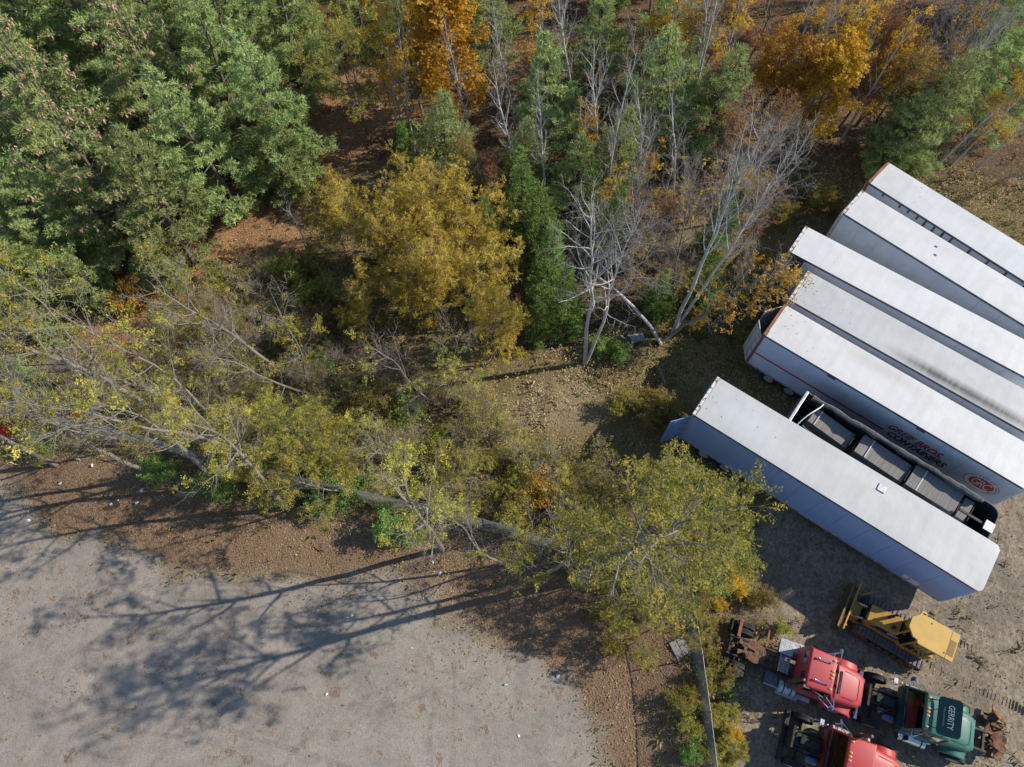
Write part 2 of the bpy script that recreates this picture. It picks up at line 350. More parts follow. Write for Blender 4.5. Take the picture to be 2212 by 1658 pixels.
def lathe(mb, prof, c, axis='y', n=20):
    """prof = (offset along axis, radius) revolved about an axis through c"""
    rings = []
    for a, r in prof:
        ring = []
        for k in range(n):
            t = 2 * math.pi * k / n
            if axis == 'y': ring.append((c[0] + r * math.cos(t), c[1] + a, c[2] + r * math.sin(t)))
            elif axis == 'x': ring.append((c[0] + a, c[1] + r * math.cos(t), c[2] + r * math.sin(t)))
            else: ring.append((c[0] + r * math.cos(t), c[1] + r * math.sin(t), c[2] + a))
        rings.append(ring)
    return mb.loft(rings, cap=True)
def wheel(parent, x, y, r=0.5, w=0.27, out=-1, rim=rim_white):
    """tyre with tread shoulders and a dished rim; out = side the rim faces"""
    t = MB(); h = w / 2
    lathe(t, [(-h * 0.7, r * 0.58), (-h, r * 0.66), (-h, r * 0.9), (-h * 0.8, r), (-h * 0.25, r), (-h * 0.22, r * 0.97), (h * 0.22, r * 0.97), (h * 0.25, r), (h * 0.8, r), (h, r * 0.9), (h, r * 0.66), (h * 0.7, r * 0.58)], (x, y, r), n=22)
    o = t.build('wheel', black_rubber, parent, smooth=True)
    m = MB(); s = out
    lathe(m, [(s * h * 0.98, r * 0.56), (s * h * 1.02, r * 0.50), (s * h * 0.35, r * 0.44), (s * h * 0.25, r * 0.20), (s * h * 0.8, r * 0.17), (s * h * 0.8, r * 0.02)], (x, y, r), n=18)
    m.build('rim', rim, o, smooth=True)
    return o

def box_trailer(label, RN, az, W, L, roof, paint=None, rear='white', doors=(0, 0), door_m=door_white, seams=True, posts=(), zr=4.1, header=rusty_white, cat='trailer', far_panels=False):
    a = Vector((math.cos(R(az)), math.sin(R(az)), 0)); n = Vector((-a.y, a.x, 0))
    c = Vector((RN[0], RN[1], 0)) + n * (W / 2)
    T = thing('box_trailer', label, cat, c, R(az)); hw = W / 2; zb = 0.95; paint = paint or white_paint
    # walls as panels on posts
    for s in (-1, 1):
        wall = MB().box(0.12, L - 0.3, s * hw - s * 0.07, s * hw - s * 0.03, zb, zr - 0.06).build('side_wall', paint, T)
        npan = int(round((L - 0.42) / 1.22)); pw = (L - 0.42) / npan
        if s < 0 or far_panels:
            for k in range(npan):
                x0 = 0.12 + k * pw
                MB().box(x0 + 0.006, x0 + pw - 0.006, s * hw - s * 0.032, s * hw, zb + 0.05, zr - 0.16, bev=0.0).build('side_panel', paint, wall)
        else:
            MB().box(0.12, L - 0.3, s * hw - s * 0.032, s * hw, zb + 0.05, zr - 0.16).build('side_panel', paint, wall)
        MB().box(0.1, L - 0.3, min(s * hw, s * (hw + 0.022)), max(s * hw, s * (hw + 0.022)), zr - 0.155, zr - 0.012, bev=0.008).build('top_rail', rail_grey, T)  # real rail, coloured dark to draw the shadow line below the roof edge
        br = MB().box(0.1, L - 0.2, min(s * (hw - 0.05), s * (hw + 0.018)), max(s * (hw - 0.05), s * (hw + 0.018)), zb - 0.09, zb + 0.06, bev=0.008).build('bottom_rail', low_rail, T)
        if s < 0:
            for x in (0.25, 0.75, 2.2, 2.7, 4.3, 4.8, 6.5, 7.0, 8.8, 9.3, 11.0, 11.6, L - 1.4, L - 0.5):
                if x < L - 0.3: MB().box(x - 0.11, x + 0.11, s * (hw + 0.026), s * (hw + 0.017), zb + 0.0, zb + 0.045).build('reflector', tail_red, br)
    # rounded nose
    rr = 0.22; ring = []
    for k in range(7):
        t = math.pi / 2 * k / 6; ring.append((L - rr + rr * math.sin(t), -hw + rr - rr * math.cos(t)))
    outer = [(L - 0.31, -hw)] + ring + [(x, -y) for x, y in reversed(ring)] + [(L - 0.31, hw)]
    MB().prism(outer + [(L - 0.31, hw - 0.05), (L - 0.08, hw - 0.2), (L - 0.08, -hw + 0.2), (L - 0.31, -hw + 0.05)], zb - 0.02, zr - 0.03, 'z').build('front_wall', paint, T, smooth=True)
    # roof sheet with slight waves over the bows
    nx, ny = 96, 9; rng = np.random.RandomState(int(L * 100 + W * 37) % 9999)
    bows = rng.normal(0, 0.0016, 40); V = []; F = []
    for i in range(nx + 1):
        x = 0.13 + (L + 0.01 - 0.13) * i / nx; hy = hw + 0.012
        if x > L - rr: hy = hw - rr + math.sqrt(max(0.0, (rr + 0.012) ** 2 - (x - (L - rr)) ** 2)) + 0.001
        for j in range(ny + 1):
            y = -hy + 2 * hy * j / ny; e = min(1.0, (hy - abs(y)) / 0.18)
            z = zr + e * (0.010 + 0.0016 * math.sin(x * 2 * math.pi / 0.61) + bows[int(x / 0.61)] + 0.006 * math.sin(x * 0.9 + y * 1.7))
            V.append((x, y, z))
    for i in range(nx):
        for j in range(ny): k = i * (ny + 1) + j; F.append((k, k + ny + 1, k + ny + 2, k + 1))
    mb = MB().add(V, F); o0 = len(mb.v)
    edge = [i * (ny + 1) for i in range(nx + 1)] + [nx * (ny + 1) + j for j in range(1, ny + 1)] + [i * (ny + 1) + ny for i in range(nx - 1, -1, -1)]
    mb.v += [(V[i][0], V[i][1], zr - 0.03) for i in edge]
    for k in range(len(edge) - 1): mb.f.append((edge[k], edge[k + 1], o0 + k + 1, o0 + k))
    ro = mb.build('roof', roof, T, smooth=True)
    MB().box(0.128, 0.165, -hw + 0.02, hw - 0.02, zr - 0.02, zr + 0.006).build('roof_joint', rail_grey, ro)
    # rear frame: header, posts, sill
    MB().box(-0.03, 0.11, -hw - 0.01, hw + 0.01, zr - 0.24, zr + 0.03, bev=0.012).build('rear_header', header, T)
    for s in (-1, 1): MB().box(-0.03, 0.115, min(s * (hw - 0.13), s * (hw + 0.012)), max(s * (hw - 0.13), s * (hw + 0.012)), zb - 0.1, zr - 0.241, bev=0.01).build('rear_post', header if rear == 'rust' else low_rail, T)
    MB().box(-0.06, 0.1, -hw + 0.131, hw - 0.131, zb - 0.12, zb + 0.05).build('rear_sill', rust_brown, T)
    for s, ang in ((-1, doors[0]), (1, doors[1])):
        dw = hw - (0.14 if ang < 200 else 0.03)
        D = MB().box(-0.045, -0.005, 0.0, -s * dw, zb + 0.02, zr - (0.27 if ang < 200 else 0.17), bev=0.006)
        P = D.build('rear_door', door_m, T)
        for x in (0.28, 0.75): MB().tube([(-0.07, -s * dw * x, zb + 0.1), (-0.07, -s * dw * x, zr - 0.3)], 0.018, 6).build('lock_rod', low_rail if door_m is not door_dark else dark_steel, P)
        for z in (1.4, 2.2, 3.0, 3.6): MB().box(-0.056, -0.03, min(0, -s * 0.35), max(0, -s * 0.35), z - 0.03, z + 0.03).build('hinge', rail_grey, P)
        P.location = (-0.035, s * (hw - 0.01 if ang else dw + 0.12), 0); P.rotation_euler = (0, 0, -s * R(ang))
    # running gear
    MB().box(0.1, L - 0.25, -hw + 0.06, hw - 0.06, zb - 0.06, zb + 0.02).build('floor', dark_steel, T)
    for s in (-1, 1): MB().box(0.4, L - 0.4, s * 0.45 - 0.05, s * 0.45 + 0.05, zb - 0.36, zb - 0.061).build('chassis_beam', dark_steel, T)
    for x in (1.55, 2.85):
        for s in (-1, 1):
            for off in (0.17, 0.50): wheel(T, x, s * (hw - off), out=s)
        MB().tube([(x, -hw + 0.2, 0.5), (x, hw - 0.2, 0.5)], 0.07, 8).build('axle', dark_steel, T)
    for s in (-1, 1):
        lg = MB().box(L - 2.9, L - 2.76, s * 0.75 - 0.07, s * 0.75 + 0.07, 0.02, zb - 0.062); lg.box(L - 3.0, L - 2.66, s * 0.75 - 0.15, s * 0.75 + 0.15, 0.0, 0.05)
        lg.build('landing_leg', dark_steel, T)
    for i, (x, w, ztop, zbot) in enumerate(posts):
        MB().box(x - w / 2, x + w / 2, -hw - 0.012, -hw + 0.01, zbot, ztop).build('side_post', rail_grey, T)
    return T

# ------------------------------------------------------------------ the box trailers, from the clearing towards the woods
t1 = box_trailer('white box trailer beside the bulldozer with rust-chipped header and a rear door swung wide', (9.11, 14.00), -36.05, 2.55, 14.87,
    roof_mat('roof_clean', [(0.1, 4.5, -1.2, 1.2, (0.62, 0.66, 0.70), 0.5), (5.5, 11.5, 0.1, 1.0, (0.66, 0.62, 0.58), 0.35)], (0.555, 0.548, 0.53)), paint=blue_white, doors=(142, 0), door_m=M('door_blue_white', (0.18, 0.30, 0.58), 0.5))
for x, w, h, z in ((12.62, 0.26, 0.34, 1.12), (12.98, 0.46, 0.42, 1.0)):
    MB().box(x, x + w, -1.2935, -1.2755, z, z + h).build('sticker', print_white, t1)
mb = MB(); mb.box(9.05, 9.45, 0.45, 0.85, 4.118, 4.16, bev=0.03); mb.build('roof_vent', alu_plate, t1)
t3 = box_trailer('white box trailer with red stripe and red and black lettering along its side', (13.37, 18.59), -37.1, 2.32, 14.3,
    roof_mat('roof_stained', [(3.2, 9.2, 0.1, 1.3, (0.50, 0.44, 0.36), 0.5)], (0.68, 0.67, 0.65)), rear='rust', doors=(35, 35), header=rust_brown)
t4 = box_trailer('white box trailer with sooty black smear along the edge of its roof', (15.09, 20.78), -36.6, 2.27, 14.0,
    roof_mat('roof_sooty', [(5.2, 14.6, -1.25, -0.28, (0.07, 0.068, 0.066), 1.25), (0.2, 5.0, -1.2, -0.2, (0.5, 0.53, 0.56), 0.35)], (0.54, 0.535, 0.525)), far_panels=True)
t5 = box_trailer('white box trailer with dark grey rear door folded back along its side', (15.62, 23.97), -36.0, 2.13, 14.0,
    roof_mat('roof_white', [(0.2, 1.6, -1.0, 1.0, (0.62, 0.65, 0.70), 0.4)], (0.70, 0.69, 0.675)), doors=(266, 0), door_m=door_dark)
t6 = box_trailer('white box trailer with plain grey side between the post-sided trailer and the dark-door one', (19.18, 26.70), -42.5, 2.18, 14.0,
    roof_mat('roof_white_b', [], (0.69, 0.68, 0.665)))
pz = [(1.15, 4.02, 3.75), (2.29, 4.02, 3.7), (2.85, 4.02, 3.72), (3.45, 4.02, 3.66), (3.97, 4.02, 1.1), (4.54, 4.02, 1.1), (5.12, 4.02, 1.1), (5.67, 4.02, 1.1), (6.82, 4.02, 1.1), (7.93, 4.02, 1.1), (9.04, 4.02, 1.1), (10.2, 4.02, 1.1), (11.3, 4.02, 1.1)]
t7 = box_trailer('white box trailer with brown rusty header and upright grey posts on its side', (21.16, 28.97), -44.6, 2.14, 14.0,
    roof_mat('roof_white_c', [(8.0, 11.5, -0.9, 0.6, (0.55, 0.62, 0.72), 0.5)], (0.66, 0.66, 0.65)), rear='rust', header=rust_brown,
    posts=[(x, 0.13, 3.935, zb) for x, zt, zb in pz])
for x, y in ((5.1, 0.3), (5.35, -0.25)): MB().box(x, x + 0.16, y, y + 0.1, 4.116, 4.135, bev=0.01).build('roof_vent', rail_grey, t6)

# writing on the striped trailer's side
hw3 = 2.32 / 2
def on_side(x, z, d=0.006): return plane_mat((x, -hw3 - d, z), (1, 0, 0), (0, 0, 1))
st = MB().box(0.14, 7.75, -hw3 - 0.008, -hw3 + 0.004, 2.14, 2.27).build('stripe', print_red, t3)
lettering('lettering', 'GREIF BROS.', 0.50, 2.86, print_red, t3, on_side(7.80, 2.56), shear=0.3, bold=0.022, spacing=1.0)
lettering('lettering', 'CONTAINERS', 0.50, 3.12, print_dark, t3, on_side(8.04, 1.96), shear=0.3, bold=0.022, spacing=1.0)
def disc(name, cx, cz, rx, rz, d0, d1, m, inner=0.0):
    mb = MB(); n = 40; o = [(cx + rx * math.cos(2 * math.pi * k / n), cz + rz * math.sin(2 * math.pi * k / n)) for k in range(n)]
    if inner <= 0: mb.prism(o, -hw3 - d1, -hw3 - d0, 'y')
    else:
        q = [(cx + (rx - inner) * math.cos(2 * math.pi * k / n), cz + (rz - inner) * math.sin(2 * math.pi * k / n)) for k in range(n)]
        v = [(p[0], -hw3 - d1, p[1]) for p in o] + [(p[0], -hw3 - d1, p[1]) for p in q]
        mb.add(v, [(k, (k + 1) % n, n + (k + 1) % n, n + k) for k in range(n)])
    return mb.build(name, m, t3)
LCX, LCZ = 12.86, 2.56
disc('emblem_ground', LCX, LCZ, 0.83, 0.68, 0.001, 0.005, print_white)
disc('emblem_ring', LCX, LCZ, 0.83, 0.68, 0.001, 0.009, print_dark, 0.025)
disc('emblem_oval', LCX, LCZ, 0.60, 0.46, 0.001, 0.010, print_red)
lettering('emblem_lettering', 'GRC', 0.62, 0.86, print_white, t3, on_side(LCX - 0.43, LCZ - 0.31, 0.012), bold=0.0, spacing=0.82)
for word, a0, a1 in (('QUALITY', 150, 62), ('SERVICE', 38, -38)):
    for k, ch in enumerate(word):
        t = R(a0 + (a1 - a0) * k / (len(word) - 1)); px, pz_ = LCX + 0.70 * math.cos(t), LCZ + 0.565 * math.sin(t)
        rt = t - math.pi / 2; ex = Vector((math.cos(rt), 0, math.sin(rt))); ez = Vector((-math.sin(rt), 0, math.cos(rt)))
        og = Vector((px, -hw3 - 0.009, pz_)) - ex * 0.04 - ez * 0.05
        lettering('emblem_letter', ch, 0.10, 0.03 if ch == 'I' else 0.08, print_dark, t3, plane_mat(og, ex, ez))
for x in (3.8, 8.68):
    v = MB().box(x, x + 0.46, -hw3 - 0.02, -hw3 + 0.004, 3.80, 3.93).build('side_vent', rail_grey, t3)

# ------------------------------------------------------------------ open-top trailer squeezed between two box trailers, with bundles in it
def open_trailer():
    az = -37.4; n = Vector((-math.sin(R(az)), math.cos(R(az)), 0)); W, L, zt, zb = 2.2, 10.4, 3.45, 1.15
    c = Vector((15.33, 15.52, 0)) - n * (W / 2)
    T = thing('open_top_trailer', 'dark open-topped trailer wedged between box trailers and loaded with grey board bundles', 'trailer', c, R(az)); hw = W / 2
    grey = M('weathered_grey_steel', (0.13, 0.13, 0.13), 0.6, 0.2, (0.22, 0.21, 0.20), 2.5, third=(0.16, 0.10, 0.06), tscale=6)
    inside = M('trailer_black', (0.018, 0.02, 0.02), 0.55, 0, (0.04, 0.042, 0.042), 3)
    rr = 0.5; out = []; inn = []
    for k in range(9):
        t = math.pi / 2 * k / 8; out.append((L - rr + rr * math.sin(t), -hw + rr - rr * math.cos(t))); inn.append((L - rr + (rr - 0.06) * math.sin(t), -hw + rr - (rr - 0.06) * math.cos(t)))
    out = [(0.1, -hw)] + out + [(x, -y) for x, y in reversed(out)] + [(0.1, hw)]
    inn = [(0.1, -hw + 0.06)] + inn + [(x, -y) for x, y in reversed(inn)] + [(0.1, hw - 0.06)]
    m = len(out); mb = MB()
    mb.add([(x, y, zb) for x, y in out] + [(x, y, zt) for x, y in out] + [(x, y, zt) for x, y in inn] + [(x, y, zb) for x, y in inn],
           [(i, i + 1, m + i + 1, m + i) for i in range(m - 1)] + [(m + i, m + i + 1, 2 * m + i + 1, 2 * m + i) for i in range(m - 1)] + [(2 * m + i, 2 * m + i + 1, 3 * m + i + 1, 3 * m + i) for i in range(m - 1)])
    mb.build('tub_wall', inside, T, smooth=True)
    rim = MB(); rim.tube([(x, y, zt + 0.02) for x, y in out], 0.035, 6); rim.build('top_rim', grey, T, smooth=True)
    MB().box(0.1, L - 0.1, -hw + 0.061, hw - 0.061, zb, zb + 0.08).build('floor', inside, T)
    MB().box(0.0, 0.09, -hw + 0.02, hw - 0.02, zb - 0.1, zt - 0.5, bev=0.01).build('tailgate', grey, T)
    MB().box(-0.02, 0.12, -hw - 0.03, hw + 0.03, zt - 0.08, zt + 0.1, bev=0.02).build('rear_crossbar', alu_plate, T)
    for s in (-1, 1): MB().box(-0.03, 0.14, s * hw - 0.07, s * hw + 0.07, zb - 0.1, zt - 0.081, bev=0.01).build('corner_post', grey, T)
    arc = [(0.75 - 0.28 * math.cos(math.pi * k / 14), -hw + 2 * hw * k / 14, zt + 0.02 + 0.42 * math.sin(math.pi * k / 14)) for k in range(15)]
    MB().tube(arc, 0.03, 6).build('tarp_bow', print_white, T, smooth=True)
    # rolled tarp along the far rim, lumpy
    rng = random.Random(4); pts = [(0.4 + 0.35 * k, hw - 0.1 + rng.uniform(-0.04, 0.04), zt + 0.06 + rng.uniform(-0.03, 0.03)) for k in range(27)]
    MB().tube(pts, [0.13 + rng.uniform(-0.03, 0.05) for _ in pts], 8).build('rolled_tarp', M('tarp_grey', (0.085, 0.085, 0.085), 0.8, 0, (0.15, 0.145, 0.14), 6, bump=0.6, bscale=9), T, smooth=True)
    pts = [(0.7 + 0.3 * k, -hw + 0.10 + 0.25 * math.exp(-k * 0.35) + rng.uniform(-0.03, 0.03), zt - 0.02 + rng.uniform(-0.06, 0.05)) for k in range(12)]
    MB().tube(pts, [0.07 + rng.uniform(-0.02, 0.04) for _ in pts], 6).build('loose_tarp', MATS['tarp_grey'], T, smooth=True)
    MB().box(L - 0.42, L + 0.03, -0.30, 0.22, zt + 0.03, zt + 0.09, bev=0.015).build('front_plate', print_white, T)
    MB().box(L - 1.6, L - 0.4, -0.06, 0.06, zt - 0.12, zt - 0.02).build('front_brace', dark_steel, T)
    for x in (1.5, 2.75):
        for s in (-1, 1):
            for off in (0.16, 0.48): wheel(T, x, s * (hw - off), out=s)
    for s in (-1, 1): MB().box(0.3, L - 0.3, s * 0.4 - 0.06, s * 0.4 + 0.06, zb - 0.35, zb).build('chassis_beam', dark_steel, T)
    for s in (-1, 1): MB().box(L - 2.4, L - 2.26, s * 0.7 - 0.07, s * 0.7 + 0.07, 0.0, zb).build('landing_leg', dark_steel, T)
    board = nodes_board()
    strap = M('strap_white', (0.7, 0.7, 0.68), 0.5)
    edge_dark = M('bundle_edge', (0.05, 0.047, 0.045), 0.8)
    specs = [(0.85, 2.25, 0.36, 0.85, 0.04, 3.12, -5, 0), (3.5, 2.6, 0.38, 1.05, 0.02, 3.15, -4, 1), (6.3, 2.45, 0.38, 1.2, -0.01, 3.17, -3, 2), (8.92, 0.45, 0.34, 1.1, 0, 3.1, -3, 3)]
    labs = ['long grey board bundle by the tailgate of the open trailer, sagging at one end', 'grey board bundle in the middle of the open trailer with white strap', 'grey board bundle near the rounded front of the open trailer with white strap', 'short grey board stack at the rounded front of the open trailer']
    for x, ln, y, w, tip, z, rz, k in specs:
        p = c + Vector((math.cos(R(az)), math.sin(R(az)), 0)) * x + n * y
        B = thing('board_bundle', labs[k], 'board bundle', (p.x, p.y, zb + 0.08), R(az + rz * 0.3))
        h = z - zb - 0.08
        nl = 5
        for q in range(nl):
            z0 = h * q / nl; z1 = h * (q + 1) / nl - 0.02; sh = 0.03 * math.sin(q * 2.1 + k)
            mb = MB().prism([(0.0 + sh, z0), (ln + sh, z0 - tip * q / nl), (ln + sh, z1 - tip * (q + 1)), (0.0 + sh, z1)], -w / 2 + 0.08 * (nl - 1 - q) * -0.0, w / 2, 'y')
            for i, v in enumerate(mb.v): mb.v[i] = (v[0], v[1], v[2] + 0.16 * (v[1] / w) * (1 if q == nl - 1 else 0.6))
            mb.build('board_layer', board, B)
        if k < 3:
            sx = ln * (0.2 if k != 0 else 0.15)
            st = MB().box(sx, sx + 0.05, -w / 2 - 0.006, w / 2 + 0.006, h - 0.02, h + 0.012)
            for i, v in enumerate(st.v): st.v[i] = (v[0], v[1], v[2] + 0.16 * (v[1] / w))
            st.build('strap', strap, B)
        MB().box(ln + 0.03, ln + 0.06, -w / 2 + 0.05, w / 2 - 0.02, 0.0, h + 0.02).build('end_board', edge_dark, B)
def nodes_board():
    m, nt, b = nodes_of('grey_board'); tc = nt.nodes.new('ShaderNodeTexCoord'); mp = nt.nodes.new('ShaderNodeMapping'); mp.inputs['Scale'].default_value = (26, 0.8, 3)
    nt.links.new(tc.outputs['Object'], mp.inputs[0]); n = noise(nt, mp.outputs[0], 1.0, 5, 0.7)
    r = ramp(nt, [(0.3, (0.14, 0.125, 0.11)), (0.5, (0.25, 0.23, 0.205)), (0.7, (0.36, 0.335, 0.30))]); nt.links.new(n.outputs[0], r.inputs[0])
    nt.links.new(r.outputs[0], b.inputs['Base Color']); b.inputs['Roughness'].default_value = 0.85
    bp = nt.nodes.new('ShaderNodeBump'); bp.inputs['Strength'].default_value = 0.5; bp.inputs['Distance'].default_value = 0.02; nt.links.new(n.outputs[0], bp.inputs['Height']); nt.links.new(bp.outputs[0], b.inputs['Normal'])
    return m
open_trailer()
# ------------------------------------------------------------------ truck tractors
def rrect(x0, x1, y0, y1, r, n=4):
    pts = []
    for cx, cy, a0 in ((x1 - r, y1 - r, 0), (x0 + r, y1 - r, 90), (x0 + r, y0 + r, 180), (x1 - r, y0 + r, 270)):
        for k in range(n + 1): t = R(a0 + 90 * k / n); pts.append((cx + r * math.cos(t), cy + r * math.sin(t)))
    return pts
seat_grey = M('seat_cloth', (0.10, 0.10, 0.11), 0.9, 0, (0.16, 0.15, 0.15), 8)
seat_red = M('seat_red', (0.30, 0.05, 0.04), 0.9)
engine_dark = M('engine_grime', (0.02, 0.02, 0.022), 0.7, 0.3, (0.07, 0.05, 0.035), 7, 0.5, 0.65)
def hood_mesh(mb, x0, x1, z0, z1, w0, w1, zlow, n=6):
    """rounded truck hood lofted from the cowl (x0) to the nose (x1)"""
    rings = []
    for i in range(n + 1):
        t = i / n; x = x0 + (x1 - x0) * t; e = 1 - max(0, (t - 0.72) / 0.28) ** 2 * 0.16
        w = (w0 + (w1 - w0) * t) * (1 - max(0, (t - 0.75) / 0.25) ** 2 * 0.08); z = z0 + (z1 - z0) * t ** 1.3; z = zlow + (z - zlow) * e
        ring = [(x, -w, zlow), (x, -w, z - 0.22), (x, -w + 0.05, z - 0.09), (x, -w + 0.17, z - 0.015), (x, -w * 0.45, z + 0.02), (x, 0, z + 0.03), (x, w * 0.45, z + 0.02), (x, w - 0.17, z - 0.015), (x, w - 0.05, z - 0.09), (x, w, z - 0.22), (x, w, zlow)]
        rings.append(ring)
    return mb.loft(rings)
def mirror(T, x, y, s, roof_z=2.3):
    m = MB().box(x - 0.03, x + 0.03, y - 0.10, y + 0.10, 1.75, 2.2, bev=0.012)
    o = m.build('mirror', chrome, T)
    a = MB(); a.tube([(x - 0.05, s * 0.9, roof_z), (x, y, 2.3), (x, y, 1.62), (x - 0.1, s * 0.98, 1.5)], 0.016, 6); a.tube([(x - 0.55, s * 0.95, 1.7), (x, y - s * 0.03, 1.68)], 0.014, 6); a.tube([(x, y, 2.28), (x - 0.5, s * 0.88, 2.35)], 0.014, 6)
    a.build('mirror_arm', chrome, o)
def cab(T, paint, rear_big=False, seats=(seat_grey, seat_grey)):
    """cab shell: roof front edge at x = 0, windscreen base at x = 0.42, back wall at x = -1.2"""
    lower = MB()
    for s in (-1, 1): lower.prism([(-1.2, 0.85), (0.42, 0.85), (0.42, 1.72), (-1.2, 1.72)], s * 0.98, s * 0.92, 'y')
    lower.box(-1.2, -1.14, -0.92, 0.92, 0.85, 1.72); lower.box(0.36, 0.42, -0.92, 0.92, 0.85, 1.74); lower.box(-1.14, 0.36, -0.92, 0.92, 0.85, 0.95)
    lower.build('cab_body', paint, T, bevel=0.018)
    r = MB(); n0 = [(-1.16, -0.86), (-0.02, -0.80), (-0.02, 0.80), (-1.16, 0.86)]
    def sc(k, dz, z): return [(-0.59 + (x + 0.59) * k, y * k, z) for x, y in n0]
    r.loft([sc(1.03, 0, 2.50), sc(1.03, 0, 2.60), sc(0.98, 0, 2.665), sc(0.90, 0, 2.69)])
    ro = r.build('roof', paint, T, smooth=True, bevel=0.03)
    for y in (-0.62, -0.16, 0.0, 0.16, 0.62):
        l = MB(); lathe(l, [(-0.02, 0.05), (0.0, 0.055), (0.035, 0.045), (0.055, 0.015)], (-0.13, y, 2.69), 'z', 10); l.v = [(-0.13 + (v[0] + 0.13) * 1.7, v[1], v[2]) for v in l.v]; l.build('marker_light', amber, T, smooth=True)
    for s in (-1, 1):
        for q0, q1, rad in (((0.40, s * 0.93, 1.70), (-0.02, s * 0.79, 2.55), 0.045), ((-1.16, s * 0.93, 1.70), (-1.15, s * 0.85, 2.55), 0.065), ((-0.62, s * 0.95, 1.70), (-0.6, s * 0.84, 2.55), 0.03)):
            MB().tube([q0, q1], rad, 6).build('pillar', paint, T)
    if rear_big:
        MB().add([(-1.17, -0.74, 1.78), (-1.17, 0.74, 1.78), (-1.15, 0.72, 2.46), (-1.15, -0.72, 2.46)], [(0, 1, 2, 3)]).build('rear_window', GLASS, T)
        MB().box(-1.19, -1.12, -0.90, 0.90, 1.70, 1.78).box(-1.18, -1.12, -0.86, 0.86, 2.46, 2.52).build('rear_panel', paint, T)
    else:
        b = MB().box(-1.19, -1.13, -0.90, 0.90, 1.70, 1.86).box(-1.18, -1.13, -0.87, 0.87, 2.38, 2.52).box(-1.185, -1.13, -0.16, 0.16, 1.86, 2.38).box(-1.185, -1.13, -0.90, -0.78, 1.86, 2.38).box(-1.185, -1.13, 0.78, 0.90, 1.86, 2.38)
        b.build('rear_panel', paint, T)
        for s in (-1, 1): MB().box(-1.165, -1.15, min(s * 0.17, s * 0.77), max(s * 0.17, s * 0.77), 1.87, 2.37).build('rear_window', GLASS, T)
        lv = MB()
        for k in range(9): lv.box(-1.20, -1.186, 0.2, 0.42, 1.9 + 0.05 * k, 1.925 + 0.05 * k)
        lv.build('louvre', alu_plate, T)
    MB().add([(0.40, -0.88, 1.76), (0.40, 0.88, 1.76), (0.0, 0.75, 2.53), (0.0, -0.75, 2.53)], [(0, 1, 2, 3)]).build('windscreen', GLASS, T)
    for s in (-1, 1):
        MB().add([(0.33, s * 0.945, 1.74), (-1.1, s * 0.945, 1.74), (-1.1, s * 0.845, 2.5), (-0.02, s * 0.80, 2.5)], [(0, 1, 2, 3)]).build('side_window', GLASS, T)
        d = MB().box(-1.02, 0.30, min(s * 0.98, s * 0.992), max(s * 0.98, s * 0.992), 0.95, 1.68, bev=0.004).build('door', paint, T)
        MB().box(-0.95, -0.80, min(s * 0.99, s * 1.02), max(s * 0.99, s * 1.02), 1.52, 1.57).build('handle', chrome, d)
        mirror(T, 0.30, s * 1.28, s)
    for k, y in enumerate((-0.45, 0.45)):
        MB().box(-0.95, -0.45, y - 0.25, y + 0.25, 0.96, 1.35, bev=0.04).box(-1.08, -0.93, y - 0.24, y + 0.24, 1.3, 1.98, bev=0.04).build('seat', seats[k], T)
    MB().box(0.05, 0.33, -0.85, 0.85, 1.3, 1.62, bev=0.05).build('dashboard', engine_dark, T)
    w = MB(); w.tube([(0.0 + 0.1 * math.sin(2 * math.pi * k / 14), 0.45 + 0.2 * math.cos(2 * math.pi * k / 14), 1.62 + 0.17 * math.sin(2 * math.pi * k / 14)) for k in range(15)], 0.014, 5, cap=False); w.build('steering_wheel', engine_dark, T)
    MB().box(0.42, 0.54, -0.86, 0.86, 1.60, 1.71, bev=0.02).build('cowl', engine_dark, T)
    wp = MB(); wp.tube([(0.50, -0.45, 1.74), (0.42, 0.0, 1.80)], 0.012, 4); wp.tube([(0.50, 0.25, 1.74), (0.42, 0.68, 1.80)], 0.012, 4); wp.build('wiper', engine_dark, T)
def chassis(T, xr, xf, rear_x, front_x, rail_m):
    for s in (-1, 1): MB().box(xr, xf, s * 0.42 - 0.045, s * 0.42 + 0.045, 0.70, 0.97).build('frame_rail', rail_m, T)
    for x in (xr + 0.12, rear_x + 0.75, -1.5): MB().box(x - 0.05, x + 0.05, -0.375, 0.375, 0.76, 0.92).build('cross_member', rail_m, T)
    for s in (-1, 1):
        for y in (0.80, 1.12): wheel(T, rear_x, s * y, 0.51, 0.27, s)
        wheel(T, front_x, s * 1.02, 0.51, 0.28, s)
    MB().tube([(rear_x, -1.0, 0.51), (rear_x, 1.0, 0.51)], 0.09, 8).build('rear_axle', dark_steel, T)
    MB().tube([(front_x, -0.95, 0.51), (front_x, 0.95, 0.51)], 0.07, 8).build('front_axle', dark_steel, T)
    lathe(MB(), [(-0.2, 0.1), (-0.15, 0.24), (0.15, 0.24), (0.2, 0.1)], (rear_x, 0, 0.52), 'y', 12).build('differential', dark_steel, T, smooth=True)
def stack(T, x, y, top, m, r=0.075, lean=0.0):
    s = MB(); s.tube([(x, y, 0.9), (x, y, 1.5)], r, 10); s.tube([(x, y, 1.5), (x, y, 2.3)], r * 1.45, 12); s.tube([(x, y, 2.3), (x + lean * 0.4, y, top - 0.25), (x + lean, y, top)], r, 10, cap=False)
    s.tube([(x + lean * 0.9, y, top - 0.03), (x + lean, y, top)], r * 0.85, 10); return s.build('exhaust_stack', m, T, smooth=True)
